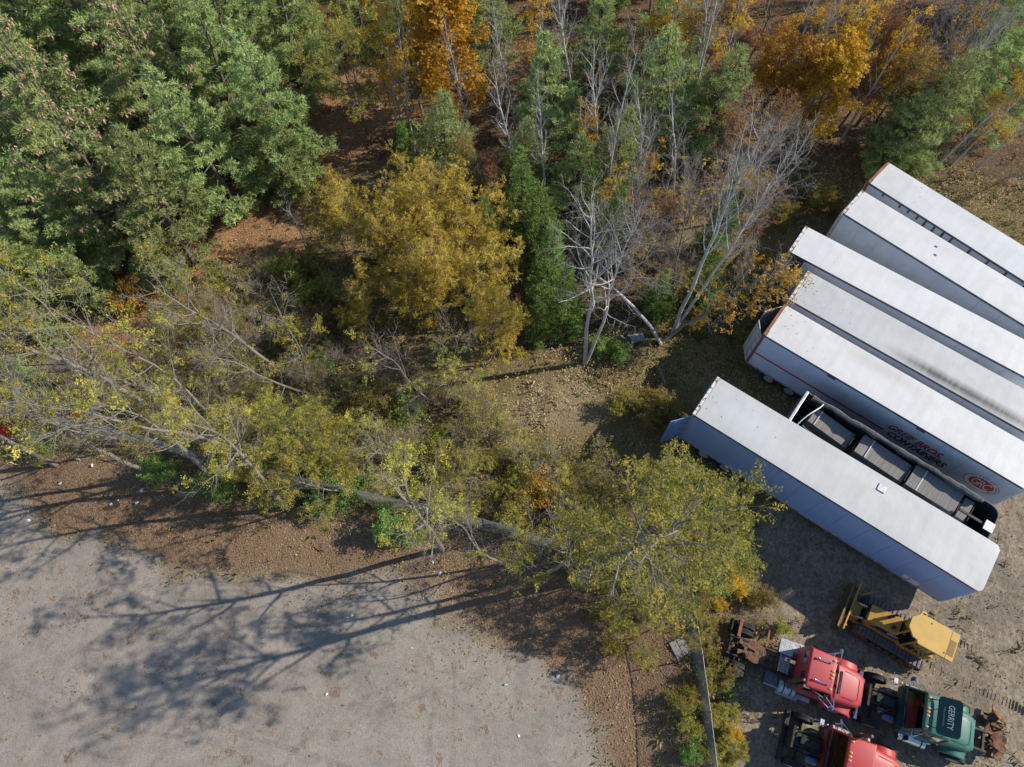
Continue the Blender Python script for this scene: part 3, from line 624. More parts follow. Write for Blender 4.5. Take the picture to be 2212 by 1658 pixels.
def tank(T, x0, x1, y, m, r=0.31, z=0.72):
    t = MB(); lathe(t, [(0, r * 0.86), (0.03, r), (x1 - x0 - 0.03, r), (x1 - x0, r * 0.86)], (x0, y, z), 'x', 20); o = t.build('fuel_tank', m, T, smooth=True)
    st = MB()
    for x in (x0 + 0.2, x1 - 0.24): lathe(st, [(0, r + 0.012), (0.05, r + 0.012)], (x, y, z), 'x', 20)
    st.build('tank_strap', dark_steel, o); return o
def plate_with_holes(name, m, T, x0, x1, y0, y1, z, nx, ny, hole=0.55):
    """perforated tread plate: strips with real gaps"""
    mb = MB(); dx, dy = (x1 - x0) / nx, (y1 - y0) / ny
    for i in range(nx + 1): mb.box(x0 + i * dx - dx * (1 - hole) / 2, x0 + i * dx + dx * (1 - hole) / 2, y0, y1, z - 0.03, z)
    for j in range(ny + 1): mb.box(x0, x1, y0 + j * dy - dy * (1 - hole) / 2, y0 + j * dy + dy * (1 - hole) / 2, z - 0.031, z - 0.0015)
    mb.box(x0, x1, y0, y1, z - 0.09, z - 0.07)
    return mb.build(name, m, T)
red = M('red_truck_paint', (0.50, 0.055, 0.062), 0.48, 0, (0.44, 0.062, 0.065), 1.6, third=(0.30, 0.11, 0.10), tscale=5, tlo=0.56, thi=0.72)
red2m = M('red_truck_paint_b', (0.52, 0.048, 0.048), 0.48, 0, (0.46, 0.055, 0.052), 1.3, third=(0.32, 0.10, 0.085), tscale=6, tlo=0.58, thi=0.74)
green = M('green_truck_paint', (0.032, 0.14, 0.108), 0.48, 0, (0.045, 0.165, 0.125), 1.6, third=(0.10, 0.17, 0.14), tscale=6, tlo=0.58, thi=0.74)
shaded_green = M('deflector_shaded_green', (0.008, 0.05, 0.045), 0.45)  # truck green darkened: the deflector's shaded face is put into its colour
grease = M('greasy_rust', (0.20, 0.085, 0.030), 0.5, 0.1, (0.05, 0.035, 0.028), 5, 0.48, 0.6)

def red_tractor():
    T = thing('truck_tractor', 'red truck tractor with its hood on and a rusty fifth wheel behind', 'truck', (14.47, 1.86, 0), R(-20.9))
    cab(T, red)
    h = MB(); hood_mesh(h, 0.46, 1.75, 1.74, 1.52, 0.90, 0.76, 1.0); ho = h.build('hood', red, T, smooth=True)
    ln = MB(); ln.tube([(0.75, 0.58, 1.725), (1.35, 0.56, 1.66), (1.50, 0.45, 1.60), (1.52, -0.45, 1.60), (1.35, -0.56, 1.66), (0.75, -0.58, 1.725)], 0.010, 5); ln.build('hood_ridge', M('red_hood_line', (0.22, 0.03, 0.03), 0.5), ho)  # inset line of the hood, a thin ridge in darker red
    for s in (-1, 1):
        f = MB(); rings = []
        for k in range(9):
            t = math.pi * k / 8; x, z = 0.95 - 0.72 * math.cos(t), 0.62 + 0.60 * math.sin(t)
            rings.append([(x, s * 0.82, z), (x, s * 1.16, z - 0.03), (x, s * 1.2, z - 0.10), (x, s * 1.14, z - 0.08), (x, s * 0.82, z - 0.05)])
        f.loft(rings); f.build('fender', red, T, smooth=True)
    MB().box(1.75, 1.79, -0.62, 0.62, 0.80, 1.42, bev=0.02).build('grille', chrome, T)
    MB().box(1.80, 1.98, -1.12, 1.12, 0.45, 0.75, bev=0.04).build('bumper', chrome, T)
    for s in (-1, 1):
        MB().box(1.70, 1.80, s * 0.86 - 0.12, s * 0.86 + 0.12, 0.92, 1.14, bev=0.02).build('headlight', chrome, T)
        MB().box(-0.75, -0.15, min(s * 1.0, s * 1.2), max(s * 1.0, s * 1.2), 0.5, 0.55).build('cab_step', alu_plate, T)
        hl = MB(); hl.tube([(0.55, s * 0.845, 1.60), (1.2, s * 0.80, 1.50), (1.6, s * 0.74, 1.38)], 0.009, 4); hl.build('hood_seam', engine_dark, ho)
    for k in range(7): MB().box(1.791, 1.80, -0.54 + 0.18 * k - 0.012, -0.54 + 0.18 * k + 0.012, 0.84, 1.38).build('grille_bar', dark_steel, T)
    MB().box(0.56, 0.66, -0.5, 0.5, 1.765, 1.785).build('hood_vent', engine_dark, ho)
    for s in (-1, 1):
        hn = MB(); lathe(hn, [(-0.42, 0.06), (-0.30, 0.025), (0.25, 0.02)], (-0.45, s * 0.48, 2.79), 'x', 10); hn.box(-0.30, -0.26, s * 0.48 - 0.02, s * 0.48 + 0.02, 2.68, 2.79); hn.build('air_horn', chrome, T, smooth=True)
    chassis(T, -4.4, 1.7, -3.75, 0.95, dark_steel)
    # fifth wheel: horseshoe plate with two ramp tails
    pts = []
    for k in range(25):
        t = R(160 - 320 * k / 24); pts.append((-3.15 + 0.50 * math.cos(t), 0.50 * math.sin(t)))
    pts = pts + [(-3.95, -0.36), (-3.98, -0.14), (-3.45, -0.07), (-3.22, -0.05), (-3.17, 0.0), (-3.22, 0.05), (-3.45, 0.07), (-3.98, 0.14), (-3.95, 0.36)]
    fw = MB().prism(pts, 1.13, 1.20, 'z').build('fifth_wheel', grease, T)
    MB().box(-3.4, -2.95, -0.42, 0.42, 0.98, 1.129).build('fifth_wheel_bracket', dark_steel, fw)
    ring = MB()
    for rr_ in (0.2, 0.33, 0.45): ring.tube([(-3.15 + rr_ * math.cos(R(a)), rr_ * math.sin(R(a)), 1.203) for a in range(-140, 141, 14)], 0.007, 4)
    ring.build('grease_groove', dark_steel, fw)
    plate_with_holes('deck_plate', alu_plate, T, -2.05, -1.45, 0.46, 1.10, 1.02, 8, 8, 0.4)
    plate_with_holes('step_plate', alu_plate, T, -1.38, -0.75, 0.99, 1.18, 0.80, 8, 3, 0.4)
    plate_with_holes('step_plate', alu_plate, T, -1.72, -0.75, -1.30, -1.10, 0.55, 14, 3, 0.4)
    g = MB()
    for k in range(9): g.box(-1.95, -1.5, -0.37 + k * 0.085, -0.33 + k * 0.085, 0.99, 1.03)
    g.box(-1.97, -1.92, -0.4, 0.4, 0.97, 0.989).box(-1.53, -1.48, -0.4, 0.4, 0.97, 0.989); g.build('deck_grating', alu_plate, T)
    MB().box(-2.45, -1.85, -1.12, -0.62, 0.55, 0.98, bev=0.02).build('battery_box', M('battery_box', (0.06, 0.065, 0.07), 0.5, 0.2, (0.14, 0.14, 0.15), 9), T)
    MB().box(-2.47, -1.85, -1.16, -1.121, 0.93, 0.98).build('box_trim', alu_plate, T)
    tank(T, -1.75, -0.95, -0.95, alu_plate, 0.30); tank(T, -2.0, -0.9, 0.86, alu_plate, 0.28, 0.70)
    pipe = M('exhaust_brown', (0.10, 0.068, 0.045), 0.6, 0.2, (0.16, 0.11, 0.07), 6)
    stack(T, -1.36, -0.93, 2.95, pipe, 0.07, 0.06); stack(T, -1.42, -0.70, 3.0, pipe, 0.07, 0.06)
    for s in (-1, 1): MB().box(-4.42, -4.36, s * 0.95 - 0.3, s * 0.95 + 0.3, 0.35, 0.95).build('mud_flap', black_rubber, T)
    MB().box(-4.1, -3.95, 0.46, 1.3, 1.02, 1.06).build('light_bar', rust_brown, T); MB().box(-2.72, -2.64, 0.46, 1.25, 1.0, 1.05).build('light_bar', rust_brown, T)
    hs = MB(); hs.tube([(-1.25, 0.3, 1.2), (-1.6, 0.35, 1.5), (-2.2, 0.2, 1.25), (-2.7, 0.25, 1.1), (-2.75, 0.1, 1.02)], 0.02, 6); hs.tube([(-1.25, 0.1, 1.2), (-1.5, -0.05, 1.4), (-2.1, 0.0, 1.2), (-2.65, 0.1, 1.05)], 0.02, 6); hs.build('air_hose', M('hose_blue', (0.03, 0.05, 0.12), 0.5), T, smooth=True)
red_tractor()

def stripped_tractor(label, loc, az, paint, deflector=False, red_stack=False):
    """cab with the hood lifted off: bare engine in front, the hood shell stored on the frame behind"""
    T = thing('truck_tractor', label, 'truck', (loc[0], loc[1], 0), R(az))
    cab(T, paint, rear_big=True, seats=(seat_red if deflector else seat_grey, seat_grey))
    chassis(T, -3.6, 2.1, -2.45, 1.35, dark_steel)
    h = MB(); hood_mesh(h, -1.38, -2.75, 1.78, 1.55, 0.92, 0.80, 1.02); ho = h.build('hood_shell', paint, T, smooth=True)
    ln = MB(); ln.tube([(-1.65, 0.62, 1.77), (-2.35, 0.60, 1.69), (-2.52, 0.48, 1.63), (-2.54, -0.48, 1.63), (-2.35, -0.60, 1.69), (-1.65, -0.62, 1.77)], 0.011, 5); ln.build('hood_ridge', M('hood_dark_line' + ('_g' if deflector else '_r'), (0.012, 0.05, 0.04) if deflector else (0.2, 0.02, 0.02), 0.5), ho)
    MB().box(-2.80, -2.755, -0.66, 0.66, 1.04, 1.42, bev=0.02).build('grille', chrome, ho)
    for s in (-1, 1):
        f = MB(); rings = []
        for k in range(8):
            t = math.pi * (0.12 + 0.76 * k / 7); x, z = -2.15 - 0.62 * math.cos(t), 0.78 + 0.52 * math.sin(t)
            rings.append([(x, s * 0.84, z), (x, s * 1.12, z - 0.03), (x, s * 1.17, z - 0.12), (x, s * 1.1, z - 0.1), (x, s * 0.84, z - 0.05)])
        f.loft(rings); f.build('fender', paint, ho, smooth=True)
    MB().box(0.55, 1.75, -0.28, 0.28, 0.75, 1.32, bev=0.06).build('engine_block', engine_dark, T)
    MB().box(0.7, 1.55, -0.16, 0.16, 1.321, 1.47, bev=0.04).build('valve_cover', engine_dark, T)
    MB().box(1.85, 1.97, -0.48, 0.48, 0.72, 1.55, bev=0.02).build('radiator', engine_dark, T)
    lathe(MB(), [(0, 0.12), (0.02, 0.17), (0.45, 0.17), (0.5, 0.12)], (0.62, 0.62, 1.15), 'x', 16).build('air_cleaner', M('air_cleaner', (0.10, 0.13, 0.2), 0.4, 0.4), T, smooth=True)
    hs = MB(); hs.tube([(0.6, -0.5, 1.1), (1.0, -0.55, 1.45), (1.5, -0.35, 1.3), (1.9, -0.3, 1.4)], 0.03, 6); hs.tube([(0.7, 0.2, 1.4), (1.2, 0.45, 1.35), (1.9, 0.3, 1.1)], 0.035, 6); hs.build('radiator_hose', black_rubber, T, smooth=True)
    br = MB(); br.box(0.62, 0.80, -1.22, -0.92, 1.16, 1.24); br.tube([(0.7, -1.15, 1.2), (1.0, -1.1, 1.05)], 0.03, 6); br.tube([(0.55, -1.0, 1.2), (0.55, -1.05, 1.5)], 0.03, 6); br.build('hood_bracket', alu_plate, T)
    tank(T, -1.1, 0.15, 1.02, chrome if deflector else alu_plate, 0.27, 0.66); tank(T, -1.1, 0.1, -1.0, alu_plate, 0.26, 0.64)
    MB().box(1.95, 2.15, -1.1, 1.1, 0.45, 0.72, bev=0.03).build('bumper', dark_steel, T)
    if deflector:
        stack(T, -1.30, -0.72, 3.15, M('stack_black', (0.04, 0.038, 0.037), 0.5, 0.3), 0.075)
        o = rrect(-0.46, 0.46, -0.80, 0.80, 0.17); tilt = R(35)
        mt = Matrix.Translation((-0.80, 0.0, 3.12)) @ Matrix.Rotation(tilt, 4, 'Y')
        d = MB().prism(o, -0.02, 0.02, 'z', mat=mt).build('wind_deflector', shaded_green, T)
        lettering('deflector_lettering', 'GERRITY', 0.23, 1.0, print_white, d, mt @ plane_mat((0.06, -0.5, 0.024), (0, 1, 0), (-1, 0, 0)), bold=0.0)
        lettering('deflector_lettering', 'TRUCKING', 0.06, 0.80, M('faded_print', (0.28, 0.36, 0.40), 0.6), d, mt @ plane_mat((0.24, -0.40, 0.024), (0, 1, 0), (-1, 0, 0)))
        for s in (-1, 1):
            b = MB(); b.tube([(-0.12, s * 0.55, 2.66), (-0.45, s * 0.6, 2.95)], 0.018, 6); b.tube([(-1.05, s * 0.6, 2.66), (-1.12, s * 0.62, 3.30)], 0.018, 6); b.build('deflector_strut', dark_steel, d)
    else:
        pipe = MATS['exhaust_brown']; stack(T, -0.62, -1.06, 3.2, pipe, 0.075, -0.05)
        MB().box(-1.15, -1.05, -1.12, -1.0, 0.9, 1.9).build('stack_guard', alu_plate, T)
    return T
tg = stripped_tractor('dark green truck cab with shade-darkened green wind deflector on its roof, hood taken off', (18.15, 0.46), 159.2, green, True)
tr2 = stripped_tractor('red truck cab with its hood taken off, parked against the green one', (14.36, -1.28), 158.0, red2m)

def scrap():
    c = G(2135, 1585); T = thing('rusty_scrap', 'heap of rusty steel plates and beams behind the green truck', 'scrap metal', (c[0], c[1], 0), R(-25))
    rust = M('scrap_rust', (0.12, 0.055, 0.028), 0.85, 0.1, (0.28, 0.15, 0.075), 5, bump=0.4); rng = random.Random(3)
    for k in range(9):
        m = Matrix.Translation((rng.uniform(-0.3, 0.4), rng.uniform(-0.9, 0.9), 0.35 + 0.08 * k)) @ Euler((rng.uniform(-0.4, 0.4), rng.uniform(-0.5, 0.5), rng.uniform(0, 3)), 'XYZ').to_matrix().to_4x4()
        pl = MB(); w, l = rng.uniform(0.15, 0.3), rng.uniform(0.25, 0.45); pts = [(w * math.cos(a) * rng.uniform(0.7, 1.2), l * math.sin(a) * rng.uniform(0.7, 1.2)) for a in [i * math.pi / 4 for i in range(8)]]
        pl.prism(pts, -0.02, 0.02, 'z', mat=m); pl.build('steel_plate', rust, T)
    for k in range(5):
        y = -0.9 + 0.42 * k; b = MB(); b.tube([(-0.5 + rng.uniform(-0.2, 0.2), y, 0.1), (0.1, y + rng.uniform(-0.3, 0.3), 0.75), (0.5, y + rng.uniform(-0.2, 0.2), rng.uniform(0.05, 0.5))], 0.05, 6); b.build('bent_bar', rust, T)
    for s in (-1, 1): MB().box(-0.6, 0.5, s * 0.55 - 0.06, s * 0.55 + 0.06, 0.0, 0.36).build('steel_beam', rust, T)
    MB().box(-0.2, 0.0, -1.1, 1.2, 0.36, 0.46).build('steel_beam', rust, T)
scrap()

# ------------------------------------------------------------------ bulldozer
def bulldozer():
    T = thing('bulldozer', 'yellow crawler bulldozer with enclosed cab beside the long white trailer', 'bulldozer', (18.42, 4.02, 0), R(148.2))
    yel = M('dozer_yellow', (0.56, 0.30, 0.04), 0.55, 0, (0.48, 0.25, 0.04), 1.5, third=(0.25, 0.14, 0.04), tscale=8, tlo=0.66, thi=0.78)
    roofy = M('dozer_roof_yellow', (0.62, 0.38, 0.075), 0.6, 0, (0.56, 0.34, 0.07), 1.6, third=(0.40, 0.27, 0.11), tscale=6, tlo=0.6, thi=0.7)
    blackm = M('dozer_black', (0.015, 0.015, 0.016), 0.5); shoe_m = M('track_steel', (0.11, 0.105, 0.105), 0.6, 0.2, (0.20, 0.17, 0.15), 5)
    # tracks: shoes round a long oval
    xc0, xc1, rz, cz = -1.45, 1.15, 0.36, 0.44; perim = 2 * (xc1 - xc0) + 2 * math.pi * rz; ns = 38
    shoe = MB().box(-0.085, 0.085, -0.225, 0.225, -0.02, 0.02).box(-0.09, -0.06, -0.225, 0.225, 0.02, 0.06); base = None
    for s in (-1, 1):
        tr = MB(); pr = rrect(xc0 - rz + 0.06, xc1 + rz - 0.06, cz - rz + 0.06, cz + rz - 0.06, rz - 0.065, 6); tr.prism(pr, s * 0.78 - 0.12, s * 0.78 + 0.12, 'y'); tro = tr.build('track_frame', MATS['dozer_black'], T)
        for x, r_ in ((xc0, 0.31), (xc1, 0.31)):
            w = MB(); lathe(w, [(-0.16, 0.05), (-0.16, r_), (0.16, r_), (0.16, 0.05)], (x, s * 0.78, cz), 'y', 16); w.build('sprocket', rust_brown, tro, smooth=True)
        for k in range(6): w = MB(); lathe(w, [(-0.17, 0.03), (-0.17, 0.12), (0.17, 0.12), (0.17, 0.03)], (-1.0 + 0.35 * k, s * 0.78, 0.2), 'y', 10); w.build('roller', rust_brown, tro, smooth=True)
        for k in range(ns):
            d = perim * k / ns; L1 = xc1 - xc0
            if d < L1: p, an = (xc0 + d, cz + rz), 0.0
            elif d < L1 + math.pi * rz: a = (d - L1) / rz; p, an = (xc1 + rz * math.sin(a), cz + rz * math.cos(a)), a
            elif d < 2 * L1 + math.pi * rz: p, an = (xc1 - (d - L1 - math.pi * rz), cz - rz), math.pi
            else: a = (d - 2 * L1 - math.pi * rz) / rz; p, an = (xc0 - rz * math.sin(a), cz - rz * math.cos(a)), math.pi + a
            if base is None: base = shoe.build('track_shoe', shoe_m, tro); so = base
            else: so = link('track_shoe', base.data, tro)
            so.location = (p[0], s * 0.78, p[1]); so.rotation_euler = (0, an, 0)
    # body and engine hood, sloped to the front
    MB().box(-1.4, 1.3, -0.5, 0.5, 0.35, 0.85, bev=0.03).build('hull', yel, T)
    MB().prism([(0.05, 0.851), (1.45, 0.851), (1.45, 1.50), (0.05, 1.78)], -0.42, 0.42, 'y').build('engine_hood', yel, T, bevel=0.03)
    MB().box(1.451, 1.49, -0.38, 0.38, 0.88, 1.46).build('radiator_grille', blackm, T)
    MB().prism([(0.5, 1.66), (0.9, 1.585), (0.9, 1.605), (0.5, 1.685)], 0.05, 0.4, 'y').build('hood_panel', yel, T)
    lathe(MB(), [(0, 0.05), (0.14, 0.05), (0.15, 0.1), (0.22, 0.1), (0.26, 0.04)], (0.36, 0.22, 1.70), 'z', 14).build('air_precleaner', blackm, T, smooth=True)
    ex = MB(); ex.tube([(0.62, -0.2, 1.62), (0.62, -0.2, 2.3), (0.54, -0.2, 2.45)], 0.05, 10); ex.tube([(0.62, -0.2, 1.66), (0.62, -0.2, 2.05)], 0.085, 10); ex.build('exhaust_pipe', blackm, T, smooth=True)
    for s in (-1, 1):
        MB().box(-0.2, 1.1, min(s * 0.43, s * 0.47), max(s * 0.43, s * 0.47), 1.12, 1.2).build('hood_stripe', M('stripe_blue', (0.03, 0.07, 0.30), 0.5), T)
        MB().prism([(-0.2, 1.05), (1.0, 1.05), (0.9, 1.42), (-0.2, 1.52)], min(s * 0.421, s * 0.428), max(s * 0.421, s * 0.428), 'y').build('hood_side', blackm if s > 0 else yel, T)
    lettering('lettering', 'CAT', 0.24, 0.46, print_white, T, plane_mat((0.34, 0.434, 1.2), (-1, 0, 0), (0, 0, 1)), bold=0.03)
    # cab: frame posts, glass, roof
    zc = 2.72; fl = [(0.05, -0.32), (0.05, 0.30), (-0.38, 0.60), (-1.35, 0.60), (-1.35, -0.62), (-0.38, -0.62)]
    MB().prism(fl, 0.86, 1.25, 'z').build('cab_base', yel, T, bevel=0.02)
    posts = MB()
    for x, y in fl: posts.tube([(x, y, 1.24), (x * 0.98 - 0.02, y * 0.97, zc)], 0.045, 6)
    posts.tube([(-0.86, 0.60, 1.24), (-0.86, 0.585, zc)], 0.03, 6); posts.tube([(-0.38, 0.60, 1.95), (-1.35, 0.60, 1.95)], 0.02, 6); posts.build('cab_post', yel, T)
    for i in range(6):
        a, b = fl[i], fl[(i + 1) % 6]
        MB().add([(a[0], a[1], 1.25), (b[0], b[1], 1.25), (b[0] * 0.98 - 0.02, b[1] * 0.97, zc), (a[0] * 0.98 - 0.02, a[1] * 0.97, zc)], [(0, 1, 2, 3)]).build('cab_window', GLASS, T)
    MB().box(-1.05, -0.55, -0.28, 0.28, 1.251, 1.6, bev=0.04).box(-1.2, -1.04, -0.27, 0.27, 1.55, 2.15, bev=0.04).build('seat', blackm, T)
    MB().box(-0.3, -0.05, -0.26, 0.26, 1.251, 1.75, bev=0.04).build('console', blackm, T)
    rf = [(0.16, -0.34), (0.16, 0.14), (-0.14, 0.50), (-0.30, 0.52), (-0.42, 0.68), (-1.98, 0.66), (-1.98, -0.70), (-0.42, -0.72), (-0.36, -0.86), (-0.16, -0.86), (-0.10, -0.62)]
    ro = MB().prism(rf, zc, zc + 0.12, 'z').build('cab_roof', roofy, T, bevel=0.02)
    gr = MB()
    for k in range(13): gr.box(-1.93, -1.66, -0.28 + 0.058 * k, -0.252 + 0.058 * k, zc + 0.12, zc + 0.135)
    gr.build('roof_grille', M('grille_ochre', (0.30, 0.19, 0.06), 0.6), ro)
    MB().box(-1.64, -1.62, -0.70, 0.66, zc + 0.12, zc + 0.125).build('roof_seam', M('seam_brown', (0.2, 0.12, 0.03), 0.6), ro)
    for y in (-0.74, 0.55): MB().box(-0.36, -0.24, y - 0.02, y + 0.02, zc + 0.12, zc + 0.15).build('lifting_eye', blackm, ro)
    for x, y in ((-0.7, -0.5), (-1.55, 0.45)): lathe(MB(), [(0, 0.035), (0.02, 0.03)], (x, y, zc + 0.12), 'z', 10).build('roof_cap', blackm, ro)
    MB().box(-1.75, -1.42, -0.5, 0.5, 0.7, 1.5, bev=0.04).build('rear_tank', yel, T)
    # blade: curved mouldboard on push arms
    pf = [(2.22 + 0.22 * (1 - math.sin(math.pi * k / 8)) - 0.0, 0.10 + 1.0 * k / 8) for k in range(9)]; pf = pf + [(x - 0.07, z) for x, z in reversed(pf)]
    bl = MB().prism(pf, -1.28, 1.28, 'y'); bo = bl.build('blade', M('blade_worn', (0.13, 0.095, 0.05), 0.55, 0.2, (0.24, 0.16, 0.06), 2.5, third=(0.08, 0.05, 0.035), tscale=5, tlo=0.55, thi=0.65), T, smooth=True)
    MB().box(2.10, 2.17, -1.28, 1.28, 1.03, 1.12, bev=0.015).build('blade_edge', yel, bo)
    for y in (-1.0, -0.4, 0.4, 1.0): MB().box(2.03, 2.14, y - 0.04, y + 0.04, 0.2, 1.05).build('blade_rib', yel, bo)
    for s in (-1, 1):
        a = MB(); a.box(0.3, 2.1, s * 0.46 - 0.07, s * 0.46 + 0.07, 0.36, 0.54); a.build('push_arm', yel, T)
        hy = MB(); hy.tube([(1.2, s * 0.3, 1.2), (1.75, s * 0.35, 0.9)], 0.06, 8); hy.tube([(1.75, s * 0.35, 0.9), (2.08, s * 0.4, 0.7)], 0.032, 8); hy.build('hydraulic_ram', chrome, T, smooth=True)
    MB().box(1.55, 2.0, -0.4, 0.4, 0.5, 0.75, bev=0.03).build('c_frame', yel, T)
    rl = MB(); rl.tube([(1.9, -0.75, 0.9), (1.6, -1.0, 1.35)], 0.035, 6); rl.build('tilt_rod', yel, T)
bulldozer()

# dozer track prints in the yard: two rows of low soil ridges
def track_prints():
    mb = MB(); rng = random.Random(8)
    for (xa, ya), (xb, yb) in ((( 2062, 1385), (2330, 1490)), ((2010, 1440), (2330, 1590))):
        A, B = Vector(G(xa, ya)), Vector(G(xb, yb)); d = (B - A).normalized(); n = Vector((-d.y, d.x, 0)); L = (B - A).length; k = 0.0
        while k < L:
            c = A + d * k; w = 0.21 * rng.uniform(0.75, 1.05); o = rng.uniform(-0.03, 0.03)
            P = [c - n * (w - o), c + n * (w + o)]
            e = d * 0.035
            z = Vector((0, 0, 0.035 + rng.uniform(-0.015, 0.015))); up = Vector((0, 0, -0.06))
            v = [P[0] - e + up, P[1] - e + up, P[1] + e + up, P[0] + e + up, P[0] + z, P[1] + z]
            mb.add(v, [(0, 1, 5, 4), (2, 3, 4, 5), (0, 4, 3), (1, 2, 5)]); k += 0.165 + rng.uniform(-0.02, 0.02)
    o = mb.build('track_prints', M('track_soil', (0.20, 0.16, 0.115), 0.95, 0, (0.28, 0.23, 0.17), 6), None); o['kind'] = 'stuff'; tag(o, 'two rows of soil ridges pressed by crawler tracks in the yard', 'track print')
track_prints()

# ------------------------------------------------------------------ chain-link fence
def fence():
    top = 2.2; line = [(-33.0, 16.8), (-27.46, 15.45), (-21.66, 14.21), (-16.65, 12.73), (-8.05, 10.62), (-1.43, 9.10), (4.38, 7.40), (8.40, 6.25), (8.58, 5.82), (8.76, 2.75), (8.84, 0.4), (8.90, -4.2)]
    T = thing('chain_link_fence', 'grey chain-link fence running along the lot edge and round its corner', 'fence', (line[0][0], line[0][1], 0))
    T.location = (0, 0, 0)
    galv = M('galvanised', (0.24, 0.24, 0.24), 0.55, 0.3, (0.17, 0.17, 0.17), 3); wire = M('galvanised_wire', (0.21, 0.21, 0.20), 0.7, 0.1)
    # the unit panel is 1 m long, scaled to fit; wires are crossing prisms
    W0, H0, st = 2.9, top - 0.06, 0.062; mb = MB()
    def wire_seg(a, b, off, r=0.0034):
        a, b = Vector((a[0], off, a[1])), Vector((b[0], off, b[1])); mb.tube([a, b], r, 3, cap=False)
    k = -H0
    while k < W0:
        x0, z0 = k, 0.0; x1, z1 = k + H0, H0
        if x0 < 0: z0 -= x0; x0 = 0
        if x1 > W0: z1 -= x1 - W0; x1 = W0
        if x1 > x0 + 0.01: wire_seg((x0, z0), (x1, z1), 0.003); wire_seg((W0 - x0, z0), (W0 - x1, z1), -0.003)
        k += st
    mesh = None; post = None; rail = None
    for i in range(len(line) - 1):
        A, B = Vector((*line[i], 0)), Vector((*line[i + 1], 0)); L = (B - A).length; n = max(1, round(L / 2.9)); d = (B - A) / n; az = math.atan2(d.y, d.x)
        for k in range(n):
            p = A + d * k
            if mesh is None:
                mesh = mb.build('mesh_panel', wire, T).data; o = T.children[-1]
                post = MB().tube([(0, 0, -0.1), (0, 0, top + 0.06)], 0.033, 8); lathe(post, [(0, 0.036), (0.04, 0.02)], (0, 0, top + 0.06), 'z', 8); post = post.build('post', galv, T); pm = post.data
                r_ = MB().tube([(0, 0, 0), (1, 0, 0)], 0.024, 8); rail = r_.build('top_rail', galv, T); b_ = rail
            else:
                o = link('mesh_panel', mesh, T); post = link('post', pm, T); b_ = link('top_rail', rail.data, T)
            o.location = (p.x, p.y, 0.03); o.rotation_euler = (0, 0, az); o.scale = (d.length / 2.9, 1, 1)
            post.location = (p.x, p.y, 0); b_.location = (p.x, p.y, top); b_.rotation_euler = (0, 0, az); b_.scale = (d.length, 1, 1)
            tw = link('tension_wire', rail.data, T); tw.location = (p.x, p.y, 0.05); tw.rotation_euler = (0, 0, az); tw.scale = (d.length, 0.3, 0.3)
fence()
# ------------------------------------------------------------------ trees: skeleton growth
def rot_about(v, axis, ang):
    c, s = math.cos(ang), math.sin(ang); return v * c + np.cross(axis, v) * s + axis * (axis @ v) * (1 - c)
def perp(d, rng):
    a = np.cross(d, rng.normal(size=3)); return a / (np.linalg.norm(a) + 1e-9)
class Skel:
    """branches as polylines; segs[level] = list of (p0, p1, r0, r1)"""
    def __init__(s): s.segs = {0: [], 1: [], 2: [], 3: []}; s.tips = []
    def poly(s, pts, rads, lvl):
        for i in range(len(pts) - 1): s.segs[min(lvl, 3)].append((*pts[i], *pts[i + 1], rads[i], rads[i + 1]))
    def mesh(s, name, m, parent, lvls, sides=(9, 6, 4, 3)):
        V, F, o = [], [], 0
        for l in lvls:
            if not s.segs[l]: continue
            A = np.array(s.segs[l]); n = sides[l]; p0, p1, r0, r1 = A[:, :3], A[:, 3:6], A[:, 6], A[:, 7]
            d = unit(p1 - p0); ref = np.where(np.abs(d[:, 2:3]) > 0.9, [[1.0, 0, 0]], [[0, 0, 1.0]]); a = unit(np.cross(d, ref)); b = np.cross(d, a)
            t = 2 * np.pi * np.arange(n) / n; ring = a[:, None] * np.cos(t)[None, :, None] + b[:, None] * np.sin(t)[None, :, None]
            v = np.concatenate([p0[:, None] + ring * r0[:, None, None], p1[:, None] + d[:, None] * (r1 * 0.3)[:, None, None] + ring * r1[:, None, None]], 1).reshape(-1, 3)
            i = np.arange(n); q = np.stack([i, (i + 1) % n, n + (i + 1) % n, n + i], -1); f = (np.arange(len(A)) * 2 * n)[:, None, None] + q[None] + o
            V.append(v); F.append(f.reshape(-1)); o += len(v)
        return numpy_mesh(name, np.concatenate(V), np.concatenate(F), 4, m, parent=parent, smooth=True)
def grow(rng, p, d, length, n, wander, up, droop=0.0):
    pts = [p]; st = length / n
    for i in range(n):
        d = d + rng.normal(0, wander, 3); d[2] += up * (1 if i > 0 else 0) - droop; d = d / np.linalg.norm(d); p = p + d * st; pts.append(p)
    return pts
def at_t(pts, t):
    f = t * (len(pts) - 1); i = min(int(f), len(pts) - 2); return pts[i] + (pts[i + 1] - pts[i]) * (f - i), unit(pts[i + 1] - pts[i])
